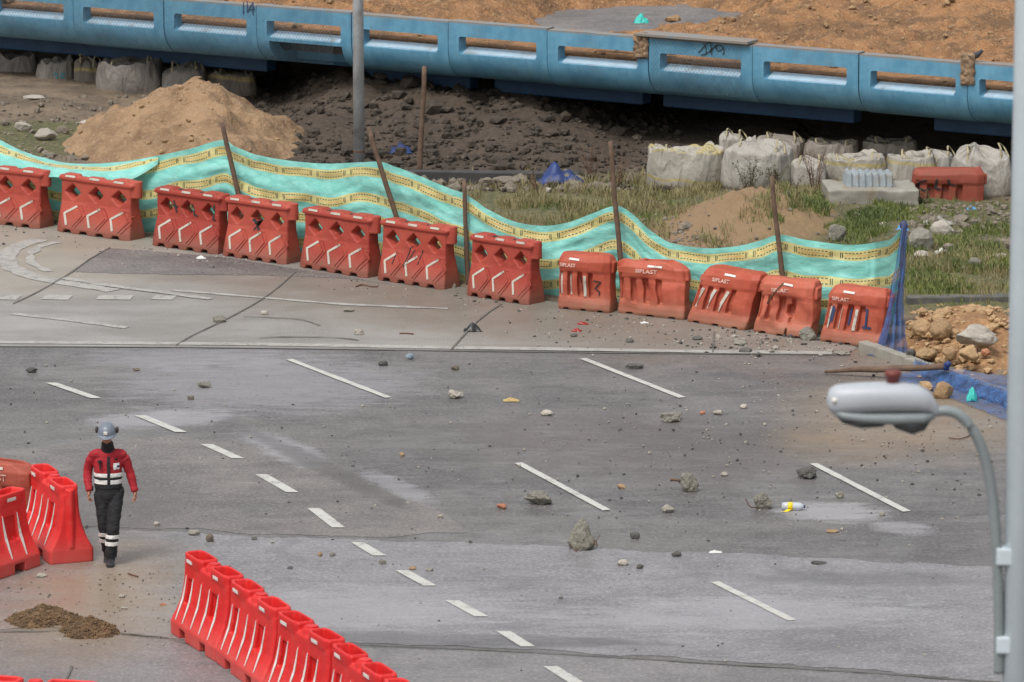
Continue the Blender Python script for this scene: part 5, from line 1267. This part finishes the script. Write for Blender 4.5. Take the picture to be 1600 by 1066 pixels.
for i in range(8):
    for j in range(4): a = i*5+j; Fc.append((a, a+1, a+6, a+5))
link('torn_label_flap', evaluate(mesh(V, Fc), [('SOLIDIFY', dict(thickness=.002, offset=1))]), MT['ylabel'], bt)

# ------------------------------------------------------------------ blue net, lying pole
def net_mat(al=.26, un=.62):
    m = Mat('blue_net'); uv = m.uv(); U, W, _ = m.sep(uv); n = m.nz(5, 4, .6)
    col = m.mix(n.step(.3, .7), L(40, 78, 134), L(64, 108, 166)); m.set(col, .6)
    thr = (U.mod(.025).lt(.009)).mx(W.mod(.03).lt(.009)); a = (thr*un+al+(n-.5)*.8).clamp(); m.alpha(a); return m.mat
NETM = net_mat()
g0 = G(1400, 552); top = atY(1414, 350, g0.y); Y0 = g0.y
rowsn = []; V = []; UV = []; Fc = []; nu, nv = 30, 60
TABL = [(350, 1409), (400, 1402), (450, 1392), (500, 1383), (550, 1368), (578, 1352)]; TABR = [(350, 1418), (400, 1416), (450, 1413), (500, 1413), (550, 1418), (578, 1424)]
for j in range(nv+1):
    v = lerp(349, 578, j/nv); ul, ur = smooth(TABL, v), smooth(TABR, v)
    for i in range(nu+1):
        t = i/nu; u = lerp(ul, ur, t); p = atY(u, v, Y0-.10*(j/nv)); fold = math.sin(t*22+noise.noise(Vector((t*4, j*.03, 0)))*3)*.045*(.35+j/nv)
        z = max(.012+.01*(i % 2), p.z); V.append((p.x+.02*noise.noise(Vector((i*.4, j*.15, 3))), p.y+fold-(.5*(.1-p.z) if p.z < .1 else 0), z)); UV.append((t*1.3, j*.045))
for j in range(nv):
    for i in range(nu): a = j*(nu+1)+i; Fc.append((a, a+1, a+nu+2, a+nu+1))
o = link('hanging_net', mesh(V, Fc, True, UV), NETM); meta(o, 'blue debris net hanging from the end stake down to the lying pole', 'net')
V = []; UV = []; Fc = []
NT = [(1385, 590), (1420, 583), (1455, 573), (1490, 578), (1530, 586), (1590, 592)]; NB = [(1385, 596), (1420, 604), (1455, 612), (1490, 626), (1530, 642), (1590, 664)]
cols = list(range(1385, 1640, 5))
KT = [G(1340, 548), G(1640, 655)]
def kerb_h(x, y):
    d = (KT[1]-KT[0]).normalized(); n = Vector((-d.y, d.x, 0)); q = (Vector((x, y, 0))-Vector((KT[0].x, KT[0].y, 0))).dot(n)
    if q < -.16: return 0
    if q < 0: return .16*(q+.16)/.16
    if q < .2: return .165
    return max(.10, .165-.03*(q-.2))
for u in cols:
    for j in range(25):
        v = lerp(smooth(NT, u), smooth(NB, u), j/24); p = G(u, v, .08); p = G(u, v, kerb_h(p.x, p.y))
        z = kerb_h(p.x, p.y)+.018+.03*abs(noise.noise(Vector((p.x*5, p.y*4, 1))))+.02*noise.noise(Vector((p.x*14, p.y*10, 1)))
        V.append((p.x, p.y, max(.012, z))); UV.append((p.x, p.y*.8))
for i in range(len(cols)-1):
    for j in range(24): a = i*25+j; Fc.append((a, a+25, a+26, a+1))
o = link('draped_net', mesh(V, Fc, True, UV), net_mat(.12, .45)); meta(o, 'blue debris net spread over the kerb stones at the right edge', 'net')
A = G(1288, 580, .05); B = G(1481, 574, .24); bm = bmesh.new(); P = [A.lerp(B, t/14)+noise.noise_vector(Vector((t*.3, 2, 1)))*.03 for t in range(15)]
tube(bm, P, [.022+.026*min(1, t/5) for t in range(15)], 9); o = link('lying_pole', bm_mesh(bm, True), MT['wood']); meta(o, 'brown wooden pole lying on the road with its right end on the kerb', 'pole')
bm = bmesh.new(); q = P[-1]; tube(bm, [q+Vector((-.06, 0, 0)), q+Vector((.02, 0, 0))], [.065, .06], 9); ellipsoid(bm, q+Vector((.0, -.05, .05)), (.05, .04, .05)); me = vox(bm_mesh(bm), .01, 1); link('tied_knot', me, MT['blue_rag'], o)
# knot of net at the end stake top
p = atY(1412, 352, interp([(0, G(1408, 512).y)], 0)); bm = bmesh.new(); ellipsoid(bm, p, (.07, .06, .09)); me = vox(bm_mesh(bm), .012, 1); deform(me, 3, .02, (0, 0), 9); k = link('net_knot', me, MT['blue_rag']); meta(k, 'blue knot of net tied round the top of the end stake', 'knot')

# ------------------------------------------------------------------ bird on the parapet
MT['bird'] = simple('dark_feathers', L(58, 60, 66), .7, .3, 30, .002)
x_, z_ = bl_at(1519, 81); bp = BL(x_, .12, 2.2); bm = bmesh.new()
tube(bm, [(-.10, 0, .05), (-.04, 0, .075), (.02, 0, .085), (.06, 0, .115), (.08, 0, .13)], [(.012, .01), (.034, .035), (.038, .042), (.026, .03), (.02, .02)], 10); ellipsoid(bm, (.082, 0, .137), (.027, .022, .024)); tube(bm, [(.10, 0, .136), (.13, 0, .13)], [.008, .002], 6); tube(bm, [(-.07, 0, .06), (-.17, 0, .03)], [(.025, .008), (.02, .006)], 6)
for s in (-1, 1): tube(bm, [(.0, s*.015, .06), (.005, s*.015, 0)], .005, 5)
me = vox(bm_mesh(bm), .006, 1); o = link('bird', me, MT['bird']); o.location = bp; o.scale = (1.5, 1.5, 1.5); o.rotation_euler = (0, 0, -.5); meta(o, 'dark bird perched on the parapet above a broken post', 'bird')

# ------------------------------------------------------------------ street lamp and tall pole, near the camera
YL = 35.0
def LP(u, v): 
    p = atY(u, v, YL); return p
px_m = F/YL/1.005
lamp = empty('street_lamp', LP(1380, 640)); meta(lamp, 'grey cobra head street lamp with drooping curved arm in the right foreground', 'street lamp')
def rel(u, v, dy=0): q = LP(u, v)-lamp.location; return Vector((q.x, q.y+dy, q.z))
def lamp_shell(tab, seg=28):
    """tab: u, vtop, vbot, halfdepth(m)"""
    bm = bmesh.new(); rings = []
    for u, a, b, hd in tab:
        T = rel(u, a); B_ = rel(u, b); c_ = (T+B_)/2; hz = (T.z-B_.z)/2; ring = []
        for k in range(seg):
            an = 2*math.pi*k/seg; ca, sa = math.cos(an), math.sin(an); ring.append((c_.x, c_.y+hd*math.copysign(abs(ca)**.8, ca), c_.z+hz*math.copysign(abs(sa)**.75, sa)))
        rings.append(ring)
    loft(bm, rings); return bm_mesh(bm, True)
link('upper_housing', lamp_shell([(1292, 622, 632, .03), (1296, 608, 642, .075), (1306, 602, 647, .10), (1325, 600, 645, .12), (1360, 598, 643, .13), (1400, 597, 642, .13), (1435, 602, 642, .12), (1452, 611, 644, .09), (1461, 626, 650, .05), (1466, 634, 652, .035)]), MT['lamp_white'], lamp)
link('lower_housing', lamp_shell([(1300, 636, 646, .06), (1315, 638, 654, .11), (1350, 640, 660, .12), (1400, 640, 662, .12), (1440, 640, 661, .11), (1458, 642, 655, .07)]), MT['galv_mid'], lamp)
link('glass_bowl', lamp_shell([(1306, 642, 650, .03), (1316, 645, 660, .09), (1345, 646, 668, .11), (1378, 648, 666, .09), (1394, 650, 657, .03)]), MT['lamp_dark'], lamp)
link('gear_cover', lamp_shell([(1390, 650, 660, .03), (1400, 650, 669, .09), (1425, 650, 678, .10), (1444, 650, 672, .08), (1454, 652, 658, .03)]), MT['lamp_dark'], lamp)
q = rel(1395, 600); bm = bmesh.new(); r_ = 13.5/px_m
vtube(bm, [(q.x, q.y, q.z-.02), (q.x, q.y, q.z+.055), (q.x, q.y, q.z+.06), (q.x, q.y, q.z+.085), (q.x, q.y, q.z+.095)], [(r_*.75, r_*.75), (r_*.8, r_*.8), (r_, r_), (r_, r_), (r_*.8, r_*.8)], 20); link('photocell', bm_mesh(bm, True), MT['lamp_red'], lamp)
q = rel(1303, 622, -.09); bm = bmesh.new(); ellipsoid(bm, q, (.022, .02, .022), 3); link('latch', bm_mesh(bm, True), MT['strip'], lamp)
P = catmull([rel(1455, 645), rel(1478, 642), rel(1502, 651), rel(1525, 680), rel(1540, 720), rel(1551, 780), rel(1557, 850), rel(1560, 930), rel(1561, 1000), rel(1561, 1052)], 6)
bm = bmesh.new(); tube(bm, P, 8.5/px_m, 16); link('curved_arm', bm_mesh(bm, True), MT['galv_mid'], lamp)
bm = bmesh.new()
for vv in (868, 1006):
    pass
for vv in (868, 1006):
    bm = bmesh.new(); a = rel(1556, vv, -.05); box(bm, a.x, a.x+.16, a.y-.01, a.y+.11, a.z-.06, a.z+.06); link('clamp_bracket', bevel(bm_mesh(bm), .01), MT['galv_pale'], lamp)
pc = LP(1603, 533); bm = bmesh.new(); zb = -pc.z
vtube(bm, [(0, 0, 0), (0, 0, 12), (0, 0, 18)], [(27/px_m, 27/px_m)]*3, 32); o = link('tall_pole', bm_mesh(bm, True), MT['galv_pale']); o.location = (pc.x, pc.y+.03, 0); meta(o, 'pale grey painted pole filling the right picture edge, blurred in the foreground', 'pole')
# ------------------------------------------------------------------ the worker
MT['skin'] = simple('skin', L(156, 104, 80), .55, .12, 12, .001, True)
MT['jacket'] = simple('red_jacket_cloth', L(150, 22, 34), .8, .2, 9, .004, True); MT['trousers'] = simple('black_trouser_cloth', (.012, .012, .014), .85, .35, 9, .005, True)
MT['dark_cloth'] = simple('black_cloth', (.010, .010, .012), .85, .3, 14, .003, True); MT['boot'] = simple('dark_boot_leather', (.022, .022, .025), .5, .3, 14, .003, True)
MT['helmet'] = simple('grey_blue_helmet', L(106, 113, 124), .38, .08, 8, .0005, True); MT['refl'] = simple('silver_reflective_tape', L(214, 214, 210), .5, .08, 20, .001, True)
MT['visor'] = simple('brown_ear_cup', L(56, 44, 40), .45, .2, 10, .001, True)
wk = empty('person', G(171, 880)); meta(wk, 'worker in red jacket, black trousers and grey helmet walking with head bowed', 'person')
def limb(bm, P, R, seg=14, n=5):
    """smooth tapered tube through joints"""
    Q = catmull(P, n); RR = []
    m = len(R)-1
    for i in range(len(Q)):
        t = i/n; a = min(int(t), m-1); f = t-a; ra, rb = R[a], R[a+1]
        f = f*f*(3-2*f)
        g_ = lambda r, k: r[k] if isinstance(r, tuple) else r
        RR.append((lerp(g_(ra, 0), g_(rb, 0), f), lerp(g_(ra, 1), g_(rb, 1), f)))
    tube(bm, Q, RR, seg)
# joints (x right in the picture, -y toward the camera, z up)
SH = [(-.180, .0, 1.40), (.185, .01, 1.40)]; EL = [(-.262, .06, 1.17), (.272, .05, 1.16)]; WR = [(-.235, -.06, .955), (.335, .0, .935)]
HP = [(-.085, 0, .93), (.095, 0, .93)]; KN = [(-.055, -.02, .50), (.065, -.11, .50)]; AN = [(-.03, .17, .12), (.025, -.09, .09)]
# body: one continuous surface with head, neck, torso, arms, hands and legs
bm = bmesh.new()
limb(bm, [(0, 0, .90), (0, 0, 1.08), (0, .0, 1.28), (0, .01, 1.42), (0, .0, 1.50)], [(.14, .10), (.125, .09), (.15, .10), (.12, .08), (.05, .05)])
limb(bm, [(0, .01, 1.44), (0, -.03, 1.56), (0, -.045, 1.60)], [.055, .052, .05])
HC = Vector((0, -.065, 1.655)); HR = Matrix.Rotation(math.radians(13), 4, 'X')
def hd(p): return HC+(HR @ Vector(p))
ellipsoid(bm, hd((0, .015, .03)), (.076, .095, .095), 3, HR); ellipsoid(bm, hd((0, -.035, -.045)), (.056, .06, .07), 3, HR)
tube(bm, [hd((0, -.088, .015)), hd((0, -.112, -.022)), hd((0, -.095, -.03))], [.010, .015, .010], 8)      # nose
for s in (-1, 1):
    ellipsoid(bm, hd((s*.03, -.078, .028)), (.018, .012, .008), 2); ellipsoid(bm, hd((s*.078, .01, -.005)), (.010, .02, .032), 2)
    tube(bm, [hd((s*.01, -.092, .035)), hd((s*.048, -.072, .036))], [.009, .007], 6)
ellipsoid(bm, hd((0, -.09, -.058)), (.024, .01, .007), 2); ellipsoid(bm, hd((0, -.086, -.07)), (.022, .012, .007), 2)
for i in (0, 1):
    limb(bm, [SH[i], EL[i], WR[i]], [.05, .04, .027]); limb(bm, [(0, .0, 1.38), SH[i]], [.065, .055])
    limb(bm, [HP[i], KN[i], AN[i]], [.085, .058, .042])
    limb(bm, [AN[i], (AN[i][0], AN[i][1]-.09, AN[i][2]-.05)], [.034, .026])
bm2 = bmesh.new(); s0 = vox(bm_mesh(bm), .007, 3, .5); bm2.from_mesh(s0)
def hand(bm, w_, side, curl):
    w_ = Vector(w_); dn = Vector((side*.10, -.10, -1)).normalized(); fr = Vector((0, -1, 0)); out = Vector((side, 0, 0))
    pc = w_+dn*.055
    limb(bm, [w_+dn*-.03, w_+dn*.02, pc, w_+dn*.092], [(.026, .021), (.028, .02), (.018, .040), (.015, .040)], 12, 4)
    for k, (o_, ln, r) in enumerate(((-.030, .068, .0088), (-.010, .078, .0092), (.011, .072, .0088), (.030, .058, .0078))):
        b = w_+dn*.088+fr*(-o_); c1 = curl*(1+.12*k); inn = Vector((-side, 0, 0))
        d1 = (dn*math.cos(c1*.5)+inn*math.sin(c1*.5)); d2 = (dn*math.cos(c1*1.2)+inn*math.sin(c1*1.2)); d3 = (dn*math.cos(c1*1.9)+inn*math.sin(c1*1.9))
        p1 = b+d1*ln*.45; p2 = p1+d2*ln*.3; p3 = p2+d3*ln*.25; tube(bm, [b-dn*.02, b, p1, p2, p3], [r*1.1, r*1.08, r, r*.92, r*.75], 8)
    t0 = w_+dn*.03+fr*.03; d = (dn*.75+fr*.6+Vector((-side*.25, 0, 0))).normalized(); tube(bm, [t0-d*.02, t0+d*.02, t0+d*.045+dn*.008, t0+d*.052+dn*.03], [.013, .012, .0105, .008], 8)
bmh = bmesh.new(); hand(bmh, WR[0], -1, .75); hand(bmh, WR[1], 1, .75); hm = vox(bm_mesh(bmh), .0032, 2, .5); bm2.from_mesh(hm)
me = vox(bm_mesh(bm2), .0036, 1, .4); link('body', me, MT['skin'], wk)
# clothes
def wrinkle(me, amp, fr, seed):
    for v in me.vertices:
        n = noise.noise(Vector((v.co.x*fr, v.co.y*fr, v.co.z*fr*1.6+seed)))+.6*(1-2*abs(noise.noise(Vector((v.co.x*fr*1.6+seed, v.co.y*fr, v.co.z*fr*2.6)))))
        v.co += v.normal*n*amp
    return me
bm = bmesh.new()
limb(bm, [(0, .0, .985), (0, .0, 1.08), (0, .0, 1.20), (0, .01, 1.32), (0, .01, 1.42), (0, .0, 1.475)], [(.165, .125), (.165, .125), (.175, .13), (.185, .13), (.135, .105), (.08, .08)], 20)
for i in (0, 1):
    x = (-1, 1)[i]; e_, w_ = Vector(EL[i]), Vector(WR[i])
    limb(bm, [(x*.06, .0, 1.40), Vector(SH[i])-Vector((0, 0, .01)), e_, w_.lerp(e_, .05)], [.075, .066, .056, .042], 14)
    tube(bm, [w_.lerp(e_, .16), w_.lerp(e_, -.02)], [.049, .044], 14)
jk = wrinkle(vox(bm_mesh(bm), .0085, 2, .5), .007, 11, 2); jkt = link('jacket', jk, MT['jacket'], wk)
bm = bmesh.new()
limb(bm, [(0, .0, .80), (0, .0, .90), (0, .0, 1.00), (0, 0, 1.03)], [(.13, .11), (.172, .13), (.165, .125), (.16, .12)], 20)
for i in (0, 1):
    k, a = Vector(KN[i]), Vector(AN[i]); limb(bm, [Vector(HP[i])-Vector((0, 0, .03)), k, a+Vector((0, .0, .02))], [(.10, .105), (.078, .083), (.074, .078)], 16)
ellipsoid(bm, (.165, .0, .93), (.035, .07, .07), 2)      # hip pocket
tr = wrinkle(vox(bm_mesh(bm), .0085, 2, .5), .008, 10, 7); trs = link('trousers', tr, MT['trousers'], wk)
def band(src, name, z0, z1, mat, parent, off=.004, xlim=None, planes=()):
    bm = bmesh.new(); bm.from_mesh(src)
    for (co, no) in [((0, 0, z0), (0, 0, -1)), ((0, 0, z1), (0, 0, 1))]+list(planes):
        bmesh.ops.bisect_plane(bm, geom=bm.verts[:]+bm.edges[:]+bm.faces[:], plane_co=co, plane_no=no, clear_outer=True)
    if not bm.faces: bm.free(); return
    bm.normal_update()
    for v in bm.verts: v.co += v.normal*off
    me = bpy.data.meshes.new(name); bm.to_mesh(me); bm.free(); me.polygons.foreach_set('use_smooth', [True]*len(me.polygons))
    me = evaluate(me, [('SOLIDIFY', dict(thickness=.003, offset=1))]); return link(name, me, MT[mat], parent)
T = [((-.20, 0, 0), (-1, 0, 0)), ((.21, 0, 0), (1, 0, 0))]
band(jk, 'reflective_band', 1.135, 1.185, 'refl', jkt, .006, planes=T); band(jk, 'dark_band', 1.10, 1.134, 'dark_cloth', jkt, .005, planes=T); band(jk, 'reflective_band', 1.045, 1.098, 'refl', jkt, .006, planes=T); band(jk, 'dark_band', .94, 1.044, 'dark_cloth', jkt, .005, planes=T)
band(jk, 'front_placket', .96, 1.40, 'dark_cloth', jkt, .011, planes=[((.0, 0, 0), (-1, 0, 0)), ((.035, 0, 0), (1, 0, 0)), ((0, -.02, 0), (0, 1, 0))])
band(jk, 'name_patch', 1.235, 1.315, 'refl', jkt, .007, planes=[((.075, 0, 0), (-1, 0, 0)), ((.145, 0, 0), (1, 0, 0)), ((0, -.02, 0), (0, 1, 0))])
band(jk, 'patch_mark', 1.265, 1.285, 'blue_paint', jkt, .012, planes=[((.115, 0, 0), (-1, 0, 0)), ((.143, 0, 0), (1, 0, 0)), ((0, -.02, 0), (0, 1, 0))])
band(jk, 'sleeve_mark', 1.355, 1.37, 'dark_cloth', jkt, .006, planes=[((.09, 0, 0), (-1, 0, 0)), ((.125, 0, 0), (1, 0, 0)), ((0, -.02, 0), (0, 1, 0))])
bm = bmesh.new(); tube(bm, [(-.095, -.135, 1.36), (-.09, -.145, 1.33)], [.028, .026], 10); tube(bm, [(-.09, -.14, 1.34), (-.085, -.15, 1.24)], [.012, .010], 8); link('clipped_radio', vox(bm_mesh(bm), .006, 1), MT['dark_cloth'], jkt)
for i, nm in ((0, 0), (1, 1)):
    pl = [((.004 if i else .004, 0, 0), ((-1, 0, 0) if i else (1, 0, 0)))]
    sh_ = -.05 if i == 0 else 0
    band(tr, 'reflective_band', .355+.0, .405, 'refl', trs, .006, planes=pl); band(tr, 'reflective_band', .265, .315, 'refl', trs, .006, planes=pl)
bm = bmesh.new(); limb(bm, [(0, .01, 1.445), (0, -.015, 1.50), (0, -.04, 1.56)], [(.10, .095), (.082, .082), (.075, .08)], 16)
ellipsoid(bm, hd((0, .03, .03)), (.088, .10, .10), 3, HR); ellipsoid(bm, hd((0, -.035, -.075)), (.066, .068, .052), 3, HR)
ms = bm_mesh(bm); bm = bmesh.new(); box(bm, -.058, .058, -.20, -.02, -.050, .05, Matrix.Translation(HC) @ HR); ms = subtract(vox(ms, .006, 1), bm_mesh(bm)); 
link('balaclava', wrinkle(vox(ms, .005, 1), .003, 24, 1), MT['dark_cloth'], wk)
bm = bmesh.new(); rings = []
for k in range(13):
    t = k/12*math.pi/2; rings.append([hd((.118*math.cos(t)**.8*math.cos(a)+0, .145*math.cos(t)**.8*math.sin(a), .045+.135*math.sin(t))) for a in [2*math.pi*j/32 for j in range(32)]] if k < 12 else [hd((.012*math.cos(a), .012*math.sin(a), .181)) for a in [2*math.pi*j/32 for j in range(32)]])
loft(bm, rings)
brim = []
for (ex, z) in ((1.0, .06), (1.10, .040), (1.10, .034), (1.0, .046)):
    brim.append([hd((.118*ex*math.cos(a), (.145*ex+(.035*(ex-1)/.1 if math.sin(a) < 0 else 0)*abs(math.sin(a)))*math.sin(a), z)) for a in [2*math.pi*j/32 for j in range(32)]])
loft(bm, brim); hm_ = link('helmet', vox(bm_mesh(bm), .006, 1), MT['helmet'], wk)
bm = bmesh.new(); box(bm, -.03, .018, -.150, -.134, .085, .125, Matrix.Translation(HC) @ HR); link('helmet_sticker', bevel(bm_mesh(bm), .003), MT['refl'], hm_)
for s in (-1, 1):
    bm = bmesh.new(); ellipsoid(bm, hd((s*.128, .02, .080)), (.022, .040, .046), 3, HR); tube(bm, [hd((s*.12, .02, .12)), hd((s*.135, .02, .10))], .012, 8); link('ear_defender', vox(bm_mesh(bm), .006, 1), MT['visor'], hm_)
for i in (0, 1):
    a = Vector(AN[i]); pit = .35 if i == 0 else -.06; zz = a.z-.085
    bm = bmesh.new(); f = Vector((0, -1, 0))
    limb(bm, [a+Vector((0, .0, .06)), a+Vector((0, .005, -.01)), a+Vector((0, .03, -.055))], [(.058, .062), (.056, .064), (.05, .055)], 14)
    limb(bm, [a+Vector((0, .05, -.05)), a+Vector((0, -.05, -.045)), a+Vector((0, -.13, -.055)), a+Vector((0, -.185, -.062))], [(.046, .05), (.054, .05), (.054, .038), (.034, .024)], 14)
    me = vox(bm_mesh(bm), .006, 1)
    lo = min(v.co.z for v in me.vertices)
    for v in me.vertices:
        if v.co.z < lo+.02: v.co.z = lo+.012
        if i == 0: v.co.z += max(0, (v.co.y-(a.y-.10)))*.25-.045
        v.co.z += -(lo+.012)*(1 if i == 1 else .9)
    bt_ = link('boot', me, MT['boot'], wk)
